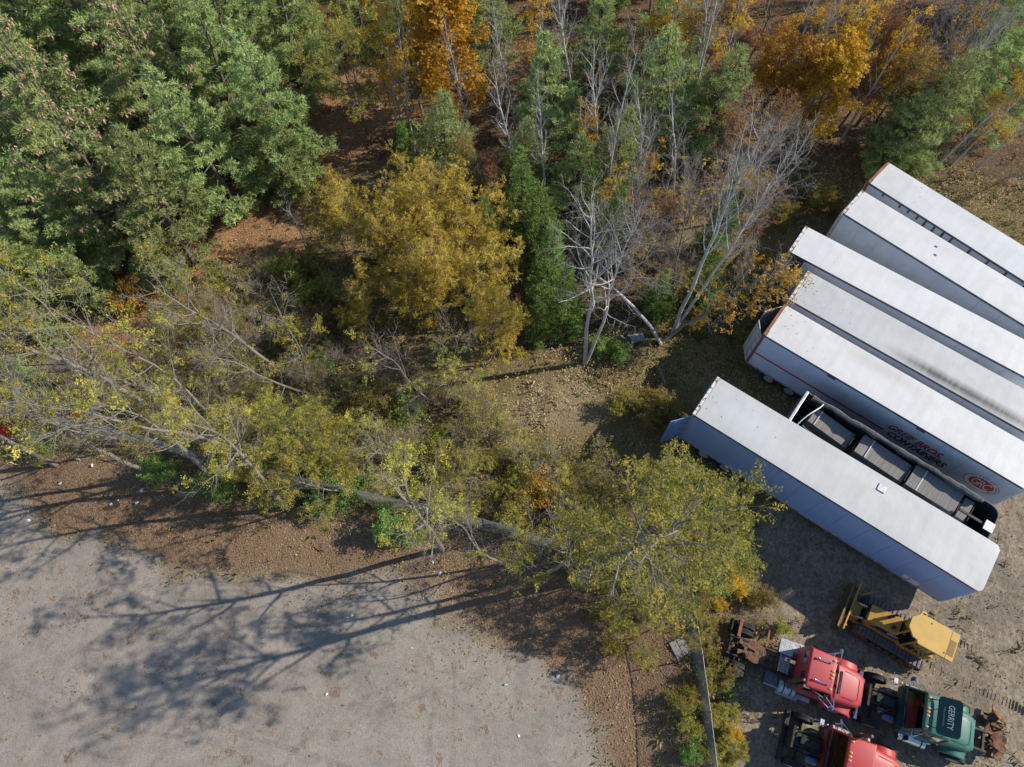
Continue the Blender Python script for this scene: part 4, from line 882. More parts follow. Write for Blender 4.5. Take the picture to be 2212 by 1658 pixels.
def deciduous(rng, h, r=None, stems=1, clear=0.3, nlimb=14, ang=45, limb=0.42, up=0.10, n2=7, n3=6, twig=0.5, wander=0.10, lean=(0, 0), profile='round', spread=0.25, path=None, l2=0.5, ends=0.0):
    sk = Skel(); r = r or h * 0.0095
    for s in range(stems):
        if path is not None: tp = [np.array(q, float) for q in path[s]]; hs = sum(np.linalg.norm(tp[i + 1] - tp[i]) for i in range(len(tp) - 1)); fine = []
        if path is not None:
            for i in range(len(tp) - 1):
                for q in range(3): fine.append(tp[i] + (tp[i + 1] - tp[i]) * q / 3 + (rng.normal(0, 0.05, 3) if (i or q) else 0))
            tp = fine + [tp[-1]]
        else:
            hs = h * (1 if s == 0 else rng.uniform(0.7, 0.95)); a = rng.uniform(0, 6.28); k = spread if stems > 1 else 0.0
            d = np.array([math.cos(a) * k + lean[0], math.sin(a) * k + lean[1], 1.0]); d /= np.linalg.norm(d)
            tp = grow(rng, np.array([math.cos(a) * 0.12 * (stems > 1), math.sin(a) * 0.12 * (stems > 1), -0.15]), d, hs, 12, wander * 0.5, 0.05)
        rs = r * (1 if s == 0 else 0.8); n = len(tp); sk.poly(tp, [rs * (1 - i / (n - 1)) ** 0.8 * 0.94 + rs * 0.06 for i in range(n)], 0)
        az = rng.uniform(0, 6.28); nl = max(4, int(nlimb * (1 if stems == 1 else 0.62)))
        for k in range(nl):
            t = clear + (0.97 - clear) * (k + rng.uniform(0, 0.8)) / nl; t = min(t, 0.97); p, td = at_t(tp, t); az += 2.4 + rng.uniform(-0.4, 0.4)
            u = (t - clear) / (1 - clear)
            pf = {'round': 0.55 + 0.9 * u * (1 - u) * 2 - 0.35 * u * u, 'vase': 0.5 + 0.3 * u, 'cone': 1.05 - 0.85 * u, 'broom': 0.75 - 0.45 * u}[profile]
            L = hs * limb * pf * rng.uniform(0.75, 1.2); side = unit(np.cross(td, [math.sin(az), -math.cos(az), 0.01])); side = unit(np.array([math.cos(az), math.sin(az), 0.0]))
            th = R(ang * rng.uniform(0.75, 1.2) * (1 - 0.35 * u)); d = unit(td * math.cos(th) + side * math.sin(th))
            lp = grow(rng, p, d, L, 6, wander, up); lr = rs * (0.42 * (1 - t) + 0.14); sk.poly(lp, [lr * (1 - i / 6) * 0.85 + lr * 0.15 for i in range(7)], 1)
            m2 = max(2, int(n2 * L / (h * limb) * 1.2 + rng.uniform(0, 1.5)))
            for j in range(m2):
                t2 = 0.22 + 0.76 * (j + rng.uniform(0, 1)) / m2; t2 = min(t2, 0.98); p2, d2 = at_t(lp, t2); ax = perp(d2, rng)
                dd = rot_about(d2, ax, R(rng.uniform(28, 60))); L2 = L * l2 * (1.1 - 0.6 * t2) * rng.uniform(0.6, 1.2)
                bp = grow(rng, p2, dd, L2, 4, wander * 1.5, up * 0.8); br = max(0.009, lr * 0.40 * (1.1 - t2)); sk.poly(bp, [br, br * 0.8, br * 0.6, br * 0.45, br * 0.3], 2)
                m3 = max(2, int(n3 * L2 / (h * limb * l2) * 1.3 + rng.uniform(0, 1.5)))
                for q in range(m3):
                    t3 = min(0.99, ends + (1 - ends) * (0.15 + 0.85 * (q + rng.uniform(0, 1)) / m3)); p3, d3 = at_t(bp, t3); dd3 = rot_about(d3, perp(d3, rng), R(rng.uniform(20, 65)))
                    L3 = twig * rng.uniform(0.5, 1.2); tw = grow(rng, p3, dd3, L3, 2, wander * 1.8, up * 0.5); tr = max(0.0048, br * 0.42); sk.poly(tw, [tr, tr * 0.75, tr * 0.45], 3); sk.tips.append((tw[1], tw[2], unit(tw[2] - tw[1])))
            sk.tips.append((lp[-2], lp[-1], unit(lp[-1] - lp[-2])))
        sk.tips.append((tp[-2], tp[-1], unit(tp[-1] - tp[-2])))
    return sk
def foliage(rng, sk, name, m_, parent, n, size, aspect=0.6, jitter=0.22, keep=1.0, upbias=0.5, clump=0.0, lowcut=None):
    """little leaves scattered round the twigs; keep = share of twigs that still carry leaves, in clumps"""
    A = np.array([t[0] for t in sk.tips]); B = np.array([t[1] for t in sk.tips])
    if keep < 1.0:
        ph = rng.uniform(0, 6.28, 3); g = np.sin(B[:, 0] * 1.1 + ph[0]) + np.sin(B[:, 1] * 1.2 + ph[1]) + np.sin(B[:, 2] * 1.3 + ph[2]) + rng.normal(0, 0.7, len(B)); ok = g > np.quantile(g, 1 - keep); A, B = A[ok], B[ok]
    m = max(1, n // 14); i = rng.randint(0, len(A), m); t = rng.uniform(-0.1, 1.1, m)[:, None]; S = A[i] + (B[i] - A[i]) * t + rng.normal(0, jitter, (m, 3)) * [1, 1, 0.8]
    D = unit((B - A)[i] + rng.normal(0, 0.5, (m, 3)) * np.linalg.norm((B - A)[i], axis=1, keepdims=True) + [0, 0, -0.05]); NS = rng.normal(0, 0.45, (m, 3)); NS[:, 2] += 0.4 + upbias; NS = unit(NS)
    k = np.repeat(np.arange(m), 14); n = len(k); q = np.tile(np.arange(14), m); side = np.where(q % 2, 1.0, -1.0)[:, None]; lat = unit(np.cross(D, NS))[k]
    run = ((q // 2) / 6.0 - 0.4)[:, None] * size * 3.6 * rng.uniform(0.75, 1.2, (m, 1))[k]; C = S[k] + D[k] * run + lat * side * size * 0.5 + rng.normal(0, size * 0.28, (n, 3))
    N = unit(NS[k] + rng.normal(0, 0.45, (n, 3))); U = unit(lat * side + D[k] * 0.6 + rng.normal(0, 0.35, (n, 3)))
    L = size * rng.uniform(0.7, 1.3, n); V, F = leaf_faces(C, N, U, L, L * aspect)
    ct = rng.uniform(0, 1, len(A))[i][k]; sp = rng.uniform(0, 1, m)[k]; tint = np.clip(0.40 * ct + 0.35 * sp + 0.25 * rng.uniform(0, 1, n), 0, 1)
    return numpy_mesh(name, V, F, 4, m_, np.repeat(tint, 4), parent)
bark_grey = M('bark_grey', (0.19, 0.165, 0.14), 0.9, 0, (0.29, 0.26, 0.22), 6, bump=0.4, bscale=14)
bark_pale = M('bark_pale', (0.56, 0.54, 0.51), 0.85, 0, (0.38, 0.36, 0.34), 4, third=(0.06, 0.055, 0.05), tscale=7, tlo=0.66, thi=0.7)
bark_brown = M('bark_brown', (0.12, 0.095, 0.075), 0.9, 0, (0.19, 0.155, 0.125), 6, bump=0.4, bscale=14)
def flat_mat(name, col):
    m, nt, b = nodes_of(name); nt.nodes.remove(b); d = nt.nodes.new('ShaderNodeBsdfDiffuse'); d.inputs[0].default_value = (*col, 1); nt.links.new(d.outputs[0], nt.nodes['Material Output'].inputs[0]); return m
twig_grey = flat_mat('twig_grey', (0.33, 0.285, 0.235))
twig_pale = flat_mat('twig_pale', (0.36, 0.335, 0.305))
LM = dict(
    locust=leaf_mat('leaf_locust', [(0.15, (0.17, 0.18, 0.05)), (0.4, (0.38, 0.36, 0.075)), (0.65, (0.58, 0.49, 0.10)), (0.9, (0.76, 0.61, 0.15))], transl=0.42, hue=0.03),
    lime=leaf_mat('leaf_lime', [(0.15, (0.11, 0.14, 0.04)), (0.4, (0.28, 0.30, 0.07)), (0.65, (0.50, 0.44, 0.09)), (0.9, (0.74, 0.57, 0.12))], transl=0.42, hue=0.03),
    ochre=leaf_mat('leaf_ochre', [(0.15, (0.26, 0.20, 0.045)), (0.4, (0.54, 0.41, 0.07)), (0.65, (0.71, 0.54, 0.10)), (0.9, (0.82, 0.65, 0.17))], transl=0.42, hue=0.02),
    maple=leaf_mat('leaf_maple_gold', [(0.0, (0.42, 0.20, 0.03)), (0.35, (0.66, 0.38, 0.04)), (0.7, (0.78, 0.52, 0.07)), (1.0, (0.82, 0.64, 0.18))], transl=0.42, hue=0.02),
    orange=leaf_mat('leaf_orange', [(0.0, (0.34, 0.17, 0.035)), (0.4, (0.60, 0.34, 0.055)), (0.75, (0.72, 0.46, 0.075)), (1.0, (0.80, 0.60, 0.16))], transl=0.4, hue=0.03),
    rust=leaf_mat('leaf_rust', [(0.0, (0.20, 0.10, 0.05)), (0.5, (0.38, 0.21, 0.08)), (0.85, (0.54, 0.32, 0.10)), (1.0, (0.64, 0.42, 0.14))], transl=0.4),
    red=leaf_mat('leaf_red', [(0.0, (0.25, 0.02, 0.015)), (0.5, (0.48, 0.05, 0.025)), (1.0, (0.62, 0.16, 0.04))]),
    pine=leaf_mat('needle_pine', [(0.0, (0.17, 0.22, 0.08)), (0.4, (0.36, 0.45, 0.17)), (0.8, (0.55, 0.61, 0.25)), (1.0, (0.68, 0.67, 0.29))], transl=0.35, hue=0.035),
    cedar=leaf_mat('needle_cedar', [(0.0, (0.10, 0.18, 0.05)), (0.5, (0.24, 0.37, 0.09)), (1.0, (0.42, 0.52, 0.15))], transl=0.35, hue=0.04),
    bush=leaf_mat('leaf_bush', [(0.0, (0.14, 0.16, 0.04)), (0.35, (0.30, 0.29, 0.07)), (0.7, (0.48, 0.38, 0.09)), (1.0, (0.55, 0.36, 0.11))], transl=0.4))
PROTO = {}
def proto(key, name, build):
    root = bpy.data.objects.new(name, None); COL.objects.link(root); build(root); PROTO[key] = [root, False]
def put(key, xy, h=1.0, rz=None, label='', cat='tree', group=None, lean=(0, 0), sxy=None, z=0.0):
    """the first use moves the model itself, later uses copy it with its parts"""
    root, used = PROTO[key]
    o = copy_tree(root) if used else root; PROTO[key][1] = True
    o.location = (xy[0], xy[1], z); o.rotation_euler = (-lean[1], lean[0], 0) if rz is None else (Euler((0, 0, rz)).to_matrix().to_4x4().to_euler())
    q = Euler((-lean[1], lean[0], 0)).to_quaternion() @ Euler((0, 0, rz or 0)).to_quaternion(); o.rotation_euler = q.to_euler()
    o.scale = ((sxy or h), (sxy or h), h); return tag(o, label, cat, group)
def dec_proto(key, name, seed, leaf, n, size, bark=bark_grey, twigm=twig_grey, keep=1.0, jit=0.2, aspect=0.6, **kw):
    def b(root):
        rng = np.random.RandomState(seed); sk = deciduous(rng, **kw)
        sk.mesh('trunk', bark, root, (0, 1)); sk.mesh('branches', twigm, root, (2, 3))['kind'] = 'stuff'
        if n: foliage(rng, sk, 'crown', LM[leaf], root, n, size, aspect, jit, keep)
    proto(key, name, b)
# heights here are for the model; put() scales them
dec_proto('locust_a', 'locust_tree', 11, 'lime', 17000, 0.092, h=9, stems=1, clear=0.32, nlimb=15, ang=62, limb=0.42, up=0.06, n2=8, n3=7, twig=0.55, keep=0.7, jit=0.10, aspect=0.5)
dec_proto('locust_b', 'locust_tree', 12, 'locust', 16000, 0.092, h=9, stems=2, clear=0.35, nlimb=16, ang=58, limb=0.40, up=0.07, n2=8, n3=7, twig=0.5, keep=0.65, jit=0.10, aspect=0.5)
dec_proto('locust_full', 'locust_tree', 13, 'lime', 21000, 0.095, h=9, stems=3, clear=0.22, nlimb=20, ang=62, limb=0.40, up=0.05, n2=8, n3=7, twig=0.55, keep=1.0, jit=0.12, aspect=0.5)
dec_proto('sparse_a', 'locust_tree', 14, 'locust', 4200, 0.092, h=12, stems=1, r=0.12, clear=0.28, nlimb=17, ang=60, limb=0.30, up=0.05, n2=8, n3=7, twig=0.6, keep=0.16, jit=0.09, wander=0.14, aspect=0.5)
dec_proto('sparse_b', 'locust_tree', 15, 'locust', 3900, 0.092, h=12, stems=2, r=0.10, clear=0.30, nlimb=18, ang=55, limb=0.28, up=0.07, n2=8, n3=7, twig=0.6, keep=0.15, jit=0.09, wander=0.14, spread=0.22, aspect=0.5)
dec_proto('tall_full', 'locust_tree', 18, 'lime', 14500, 0.092, h=16, stems=1, r=0.2, clear=0.45, nlimb=20, ang=52, limb=0.23, up=0.07, n2=8, n3=7, twig=0.55, keep=0.75, jit=0.10, aspect=0.5)
dec_proto('tall_thin', 'locust_tree', 19, 'locust', 4200, 0.092, h=14, stems=1, r=0.16, clear=0.42, nlimb=16, ang=48, limb=0.22, up=0.07, n2=7, n3=6, twig=0.6, keep=0.26, jit=0.09, wander=0.13, aspect=0.5)
dec_proto('ochre_a', 'locust_tree', 16, 'ochre', 26000, 0.092, h=9, stems=3, clear=0.25, nlimb=20, ang=55, limb=0.38, up=0.08, n2=8, n3=7, twig=0.5, keep=0.8, jit=0.10, aspect=0.5)
dec_proto('ochre_b', 'locust_tree', 17, 'ochre', 22000, 0.092, h=9, stems=2, clear=0.3, nlimb=18, ang=55, limb=0.40, up=0.08, n2=8, n3=7, twig=0.5, keep=0.72, jit=0.10, aspect=0.5)
dec_proto('maple_a', 'maple_tree', 21, 'maple', 19000, 0.16, bark=bark_brown, h=11, stems=1, clear=0.18, nlimb=22, ang=48, limb=0.36, up=0.08, n2=8, n3=6, twig=0.45, jit=0.20, aspect=0.8)
dec_proto('maple_b', 'maple_tree', 22, 'orange', 16000, 0.15, bark=bark_brown, h=11, stems=2, clear=0.25, nlimb=20, ang=45, limb=0.34, up=0.09, n2=7, n3=6, twig=0.45, keep=0.85, jit=0.2, aspect=0.75)
dec_proto('birch_y', 'birch_tree', 23, 'maple', 2600, 0.12, bark=bark_pale, h=12, stems=1, clear=0.3, nlimb=20, ang=38, limb=0.24, up=0.10, n2=7, n3=6, twig=0.45, keep=0.4, profile='broom', jit=0.16)
dec_proto('birch_r', 'birch_tree', 24, 'rust', 3600, 0.12, bark=bark_grey, h=11, stems=1, clear=0.25, nlimb=22, ang=42, limb=0.26, up=0.09, n2=7, n3=7, twig=0.45, keep=0.55, profile='round', jit=0.18)
dec_proto('bare_a', 'bare_tree', 25, None, 0, 0, bark=bark_pale, twigm=twig_pale, h=13, stems=1, r=0.115, clear=0.4, nlimb=18, ang=40, limb=0.22, up=0.11, n2=7, n3=5, twig=0.6, profile='broom', wander=0.11)
dec_proto('bare_b', 'bare_tree', 26, None, 0, 0, bark=bark_pale, twigm=twig_pale, h=13, stems=2, r=0.10, clear=0.4, nlimb=20, ang=36, limb=0.23, up=0.12, n2=7, n3=5, twig=0.6, profile='vase', spread=0.16)
dec_proto('bare_c', 'bare_tree', 27, 'orange', 260, 0.13, bark=bark_grey, twigm=twig_pale, h=12, stems=1, clear=0.32, nlimb=20, ang=44, limb=0.23, up=0.10, n2=7, n3=6, twig=0.55, keep=0.12)
dec_proto('thicket', 'bare_shrub', 28, 'rust', 500, 0.10, bark=bark_grey, twigm=twig_grey, h=4.5, stems=5, r=0.035, clear=0.15, nlimb=16, ang=45, limb=0.35, up=0.08, n2=7, n3=6, twig=0.4, spread=0.35, keep=0.3)
dec_proto('bush_y', 'leafy_shrub', 29, 'bush', 5200, 0.10, h=2.6, stems=5, r=0.025, clear=0.1, nlimb=14, ang=55, limb=0.42, up=0.06, n2=5, n3=5, twig=0.3, spread=0.45, jit=0.14)
dec_proto('bush_o', 'leafy_shrub', 30, 'maple', 4200, 0.12, h=2.4, stems=4, r=0.025, clear=0.1, nlimb=14, ang=55, limb=0.42, up=0.06, n2=5, n3=5, twig=0.3, spread=0.45, jit=0.14)
dec_proto('bush_g', 'leafy_shrub', 31, 'cedar', 5200, 0.11, h=2.4, stems=5, r=0.025, clear=0.1, nlimb=14, ang=58, limb=0.42, up=0.06, n2=5, n3=5, twig=0.3, spread=0.45, jit=0.14)
dec_proto('scrub', 'twiggy_shrub', 33, 'locust', 1800, 0.08, h=2.4, stems=5, r=0.022, clear=0.12, nlimb=14, ang=50, limb=0.45, up=0.05, n2=6, n3=5, twig=0.35, spread=0.5, keep=0.5, jit=0.10, aspect=0.5)
dec_proto('bush_r', 'leafy_shrub', 32, 'red', 2600, 0.12, h=1.8, stems=4, r=0.02, clear=0.1, nlimb=12, ang=58, limb=0.42, up=0.06, n2=5, n3=4, twig=0.25, spread=0.45, jit=0.12)

# ------------------------------------------------------------------ white pines: whorls of flat plumes made of needle tufts
def pine_build(seed, h, width, cones=0, dens=1.0, leaf='pine', base=0.12, ragged=0.35):
    def b(root):
        rng = np.random.RandomState(seed); sk = Skel(); tp = grow(rng, np.array([0, 0, -0.15]), np.array([0, 0, 1.0]), h, 14, 0.02, 0.03)
        r = h * 0.013; sk.poly(tp, [r * (1 - i / 14) * 0.95 + 0.02 for i in range(15)], 0); tuft_p, tuft_d, tuft_s = [], [], []; cone_p = []
        z = base; az = rng.uniform(0, 6.28)
        while z < 0.985:
            u = (z - base) / (1 - base); prof = (1 - u) ** 0.75 * (0.65 + 0.35 * min(1, u * 4)) ; nb = 5 if z < 0.85 else 4
            for k in range(nb):
                az += 2 * math.pi / nb + rng.uniform(-0.35, 0.35); L = max(0.35, width * prof * rng.uniform(1 - ragged, 1 + ragged * 0.6)); p, td = at_t(tp, min(0.995, z + rng.uniform(-0.012, 0.012)))
                el = R(-4 + 42 * u + rng.uniform(-8, 8)); d = np.array([math.cos(az) * math.cos(el), math.sin(az) * math.cos(el), math.sin(el)])
                lp = grow(rng, p, d, L, 5, 0.05, 0.05); lr = 0.012 + 0.012 * L; sk.poly(lp, [lr * (1 - i / 6) for i in range(6)], 1)
                m2 = max(3, int(L * 5.4 * dens))
                for j in range(m2):
                    t2 = 0.36 + 0.64 * (j + rng.uniform(0, 1)) / m2; t2 = min(t2, 0.99); p2, d2 = at_t(lp, t2); s = -1 if j % 2 else 1
                    hz = unit(np.cross(d2, [0, 0, 1.0])) * s; dd = unit(d2 * rng.uniform(0.5, 1.0) + hz * rng.uniform(0.35, 1.0) + np.array([0, 0, rng.uniform(0.0, 0.30)])); L2 = L * 0.40 * (1.15 - 0.75 * t2) * rng.uniform(0.6, 1.2) + 0.18
                    bp = [p2, p2 + dd * L2 * 0.5, p2 + dd * L2 + np.array([0, 0, 0.08])]; sk.poly(bp, [0.012, 0.009, 0.005], 2)
                    nt_ = max(2, int(L2 / 0.13))
                    for q in range(nt_):
                        pp, pd = at_t(bp, (q + 0.6) / nt_); tuft_p.append(pp + rng.normal(0, 0.05, 3)); tuft_d.append(unit(pd + np.array([0, 0, 0.45]) + rng.normal(0, 0.3, 3))); tuft_s.append(rng.uniform(0.6, 1.35))
                    if cones and u > 0.25 and rng.uniform() < 0.16 * cones: cone_p.append(bp[2] + [0, 0, -0.03])
            z += (0.072 if h > 9 else 0.085) * rng.uniform(0.75, 1.25)
        tuft_p.append(tp[-1]); tuft_d.append(np.array([0, 0, 1.0])); tuft_s.append(1.2)
        P, D, S = np.array(tuft_p), np.array(tuft_d), np.array(tuft_s); nbld = 9; n = len(P)
        rr = rng.normal(size=(n, nbld, 3)); bd = unit(D[:, None] * 0.75 + unit(rr) * 0.85); ln = (0.25 * S)[:, None, None] * rng.uniform(0.8, 1.2, (n, nbld, 1)); sd = unit(np.cross(bd, rng.normal(size=(n, nbld, 3)))) * 0.028
        a = P[:, None] + bd * 0.01; V = np.stack([a - sd * 0.6, a + sd * 0.6, a + bd * ln + sd * 0.55, a + bd * ln - sd * 0.55], 2).reshape(-1, 3)
        ti = np.clip(np.repeat(rng.uniform(0.1, 1.0, n), nbld) * 0.55 + rng.uniform(0, 0.45, n * nbld), 0, 1)
        sk.mesh('trunk', bark_brown, root, (0, 1, 2), (9, 5, 3, 3))
        numpy_mesh('crown', V, np.arange(len(V)), 4, LM[leaf], np.repeat(ti, 4), root)
        if cone_p:
            C = np.array(cone_p); C = np.repeat(C, 3, 0) + rng.normal(0, 0.07, (len(C) * 3, 3)); n = len(C); mb = MB()
            k = 5; t = 2 * np.pi * np.arange(k) / k; prof = [(0.0, 0.018), (-0.07, 0.055), (-0.17, 0.044), (-0.25, 0.012)]; VV = []; FF = []; o = 0
            dirs = unit(np.column_stack([rng.normal(0, 0.35, (n, 2)), -np.ones(n)]))
            for i in range(n):
                dz = dirs[i]; ax = unit(np.cross(dz, [1, 0.3, 0])); ay = np.cross(dz, ax)
                ring = np.concatenate([C[i] - dz * z_ + (ax * np.cos(t)[:, None] + ay * np.sin(t)[:, None]) * r_ for z_, r_ in prof]); VV.append(ring)
                for s_ in range(3):
                    for q in range(k): FF += [o + s_ * k + q, o + s_ * k + (q + 1) % k, o + (s_ + 1) * k + (q + 1) % k, o + (s_ + 1) * k + q]
                o += len(ring)
            co = numpy_mesh('cones', np.concatenate(VV), FF, 4, M('pine_cone', (0.42, 0.25, 0.18), 0.8, 0, (0.55, 0.35, 0.26), 5), parent=root); co['kind'] = 'stuff'
    return b
proto('pine_cone', 'pine_tree', pine_build(41, 14, 4.0, cones=3.2))
proto('pine_a', 'pine_tree', pine_build(42, 14, 3.7))
proto('pine_b', 'pine_tree', pine_build(43, 10, 3.0))
proto('pine_c', 'pine_tree', pine_build(44, 7, 2.1, base=0.06))
proto('cedar', 'cedar_tree', pine_build(45, 8, 1.5, leaf='cedar', base=0.05, dens=1.3))
# ------------------------------------------------------------------ placing the trees: x, y of the photograph met at height z gives the spot
TREES = []; TREE_OBJ = []
def C(x, y, z): return G(x, y, z)[:2]
_rz = random.Random(77)
LAB = {
    'pine_cone': ('tall white pine with clusters of brown cones on its upper boughs', 'cone-laden white pines'),
    'pine_a': ('tall blue-green white pine in the dense evergreen stand beside the lot', 'tall pines of the evergreen stand'),
    'pine_b': ('middle-sized green white pine growing between the bare grey trees', 'middle-sized pines in the mixed woods'),
    'pine_c': ('small bushy young white pine low at the edge of the woods', 'small young pines'),
    'cedar': ('narrow bright green evergreen behind the bare pale-trunked tree', 'narrow bright evergreens'),
    'locust_a': ('thin yellow-green locust tree with part of its leaves left, by the fence', 'yellow-green locusts by the fence'),
    'locust_b': ('two-stemmed yellow locust tree with open feathery crown near the fence', 'two-stemmed yellow locusts'),
    'locust_full': ('dense leafy green-yellow locust tree beside the rear of the long white trailer', 'dense leafy locusts by the trailer'),
    'sparse_a': ('nearly leafless locust tree with few yellow tufts beside the fence', 'nearly leafless locusts'),
    'sparse_b': ('forked nearly leafless locust tree leaning over the fence with yellow tufts', 'forked nearly leafless locusts'),
    'tall_full': ('tall leafy locust tree whose long trunk rises from the fence corner', 'tall leafy locusts'),
    'tall_thin': ('tall thin locust tree with long bare trunk standing on the litter side of the fence', 'tall thin locusts'),
    'ochre_a': ('broad many-stemmed ochre-yellow tree in the middle of the brush', 'broad ochre trees in the brush'),
    'ochre_b': ('ochre-yellow tree with grey branches showing, in the middle of the brush', 'open ochre trees in the brush'),
    'maple_a': ('full golden-yellow maple tree among the darker woods', 'golden maples'),
    'maple_b': ('rusty orange maple tree in full leaf in the woods', 'orange maples'),
    'birch_y': ('slim pale birch tree with scattered golden leaves', 'slim golden birches'),
    'birch_r': ('slim grey tree with thin rust-coloured leaves in the woods', 'rust-leaved slim trees'),
    'bare_a': ('leafless pale grey single-trunk tree standing in the woods', 'single-trunk bare trees'),
    'bare_b': ('leafless pale grey tree forking into two trunks in the woods', 'forked bare trees'),
    'bare_c': ('leafless grey tree keeping a handful of orange leaves in the woods', 'bare trees with a few orange leaves'),
    'thicket': ('tangle of thin leafless grey-brown stems', 'leafless shrubs'),
    'bush_y': ('low olive-yellow leafy shrub in the brush', 'olive-yellow shrubs'),
    'bush_o': ('low golden-orange leafy shrub', 'golden-orange shrubs'),
    'bush_g': ('low green leafy shrub', 'green shrubs'),
    'scrub': ('waist-high tangle of fine grey twigs with small lime leaves in the brush', 'twiggy scrub in the brush'),
    'bush_r': ('low scarlet shrub beside the fence', 'scarlet shrubs')}
def P(key, xy, h=1.0, lean=(0, 0), rz=None, sxy=None):
    l, g = LAB[key]; cat = 'shrub' if key.startswith('bush') or key in ('thicket', 'scrub') else 'tree'
    TREE_OBJ.append(put(key, xy, h, ((abs(math.sin(xy[0] * 12.9898 + xy[1] * 78.233)) * 43758.5453) % 6.283) if rz is None else rz, l, cat, g, lean, sxy)); TREES.append((xy[0], xy[1], key, h))
# evergreen stand
for x, y, z, h in ((130, 240, 8, 1.05), (330, 150, 8, 1.0), (30, 420, 7, 0.95), (190, 40, 8, 1.1), (-30, 130, 8, 1.1), (215, 400, 7, 0.9)): P('pine_cone', C(x, y, z), h)
for x, y, z, h in ((480, 60, 8, 0.95), (575, 215, 7, 0.85), (430, 290, 7, 0.85), (330, 440, 6, 0.8), (110, 500, 5, 0.75), (-40, 560, 6, 0.9), (330, 0, 8, 1.0), (600, 0, 8, 0.9), (470, 160, 7, 0.9), (60, 20, 9, 1.1), (600, 330, 4, 0.6)): P('pine_a', C(x, y, z), h)
for x, y, z, h in ((40, 640, 3, 0.8), (330, 570, 3, 0.75), (180, 600, 3, 0.7), (20, 800, 2.5, 0.6), (90, 700, 2, 0.55)): P('pine_c', C(x, y, z), h)
# mixed woods: evergreens
for x, y, z, h in ((955, 290, 5, 0.85), (1185, 200, 5, 0.9), (1430, 200, 5, 1.0), (1455, 80, 5, 1.0), (1330, 330, 4, 0.75), (2000, 250, 5, 1.0), (1955, 290, 4, 0.75), (2195, 160, 5, 1.0), (1545, 220, 5, 0.9), (1130, 330, 4, 0.7), (1240, 380, 4, 0.7), (1060, 20, 5, 0.8), (670, 60, 4, 0.7), (1300, 60, 5, 0.8)): P('pine_b', C(x, y, z), h)
for x, y, z, h in ((1165, 500, 4, 1.0), (1185, 590, 3.5, 0.95), (1225, 660, 3, 0.8), (1130, 430, 4, 1.0), (1160, 690, 2.5, 0.6), (1320, 480, 4, 0.9), (1530, 600, 3, 0.8), (1560, 480, 3, 0.8), (1270, 430, 4, 0.8), (1960, 290, 3, 0.9), (1430, 640, 2.5, 0.6), (880, 330, 2.5, 0.6)): P('cedar', C(x, y, z), h)
# central ochre group
for k, x, y, z, h in (('ochre_a', 790, 440, 5, 0.8), ('ochre_b', 910, 460, 5.5, 0.9), ('ochre_a', 1030, 560, 5.5, 0.9), ('ochre_b', 940, 610, 5.5, 0.88), ('ochre_a', 855, 570, 5.5, 0.85), ('ochre_a', 880, 470, 5, 0.8), ('ochre_a', 985, 520, 5.5, 0.85), ('ochre_b', 830, 520, 5, 0.8), ('ochre_b', 720, 470, 3.5, 0.6), ('ochre_b', 1050, 690, 5, 0.8), ('ochre_b', 785, 670, 3.5, 0.6)): P(k, C(x, y, z), h)
# row along the fence and the brush before it
P('tall_full', C(1252, 1255, 0), 1.12, (0.13, 0.0)); P('sparse_b', C(1095, 1218, 0), 0.75, (-0.06, 0)); P('tall_thin', C(955, 1187, 0), 1.0, (0.0, 0)); P('tall_thin', C(1180, 1240, 0), 0.75, (0.05, 0)); P('tall_thin', C(340, 1030, 0), 0.8, (-0.08, 0)); P('tall_thin', C(120, 1005, 0), 0.85, (-0.08, 0))
P('tall_thin', C(620, 1100, 0), 0.9, (-0.05, 0)); P('tall_thin', C(480, 1055, 0), 0.85, (-0.08, 0)); P('locust_b', C(600, 1050, 0), 0.6, (-0.1, 0)); P('sparse_b', C(535, 975, 0), 1.2, (-0.30, 0)); P('sparse_a', C(330, 880, 0), 1.2, (-0.28, 0)); P('sparse_b', C(300, 960, 0), 0.95, (-0.3, 0))
P('locust_b', C(752, 1058, 0), 0.85, (-0.08, 0)); P('sparse_b', C(960, 880, 0), 0.75, (-0.05, 0)); P('locust_a', C(660, 960, 2), 0.7); P('locust_b', C(560, 930, 3), 0.7); P('sparse_a', C(600, 800, 0), 0.95, (-0.2, 0.05)); P('sparse_b', C(680, 850, 0), 0.8, (-0.15, 0)); P('sparse_a', C(420, 900, 0), 0.8, (-0.2, 0))
P('sparse_b', C(1190, 1110, 0), 0.5); P('locust_b', C(1330, 1290, 2), 0.5); P('locust_a', C(1420, 1300, 2), 0.5); P('locust_b', C(1380, 1380, 1), 0.42); P('locust_a', C(1300, 1200, 2), 0.5); P('locust_b', C(1470, 1330, 1.5), 0.45); P('sparse_a', C(860, 1010, 0), 0.65, (-0.1, 0)); P('locust_b', C(1010, 1060, 2), 0.45); P('sparse_b', C(220, 800, 0), 1.0, (-0.2, 0)); P('sparse_a', C(130, 900, 0), 0.7, (-0.2, 0))
for x, y, z, h in ((1490, 1090, 4.5, 0.72), (1400, 1190, 3.5, 0.62), (1530, 1150, 3.5, 0.62), (1410, 1040, 3, 0.5), (1560, 1220, 3, 0.55)): P('locust_full', C(x, y, z), h)
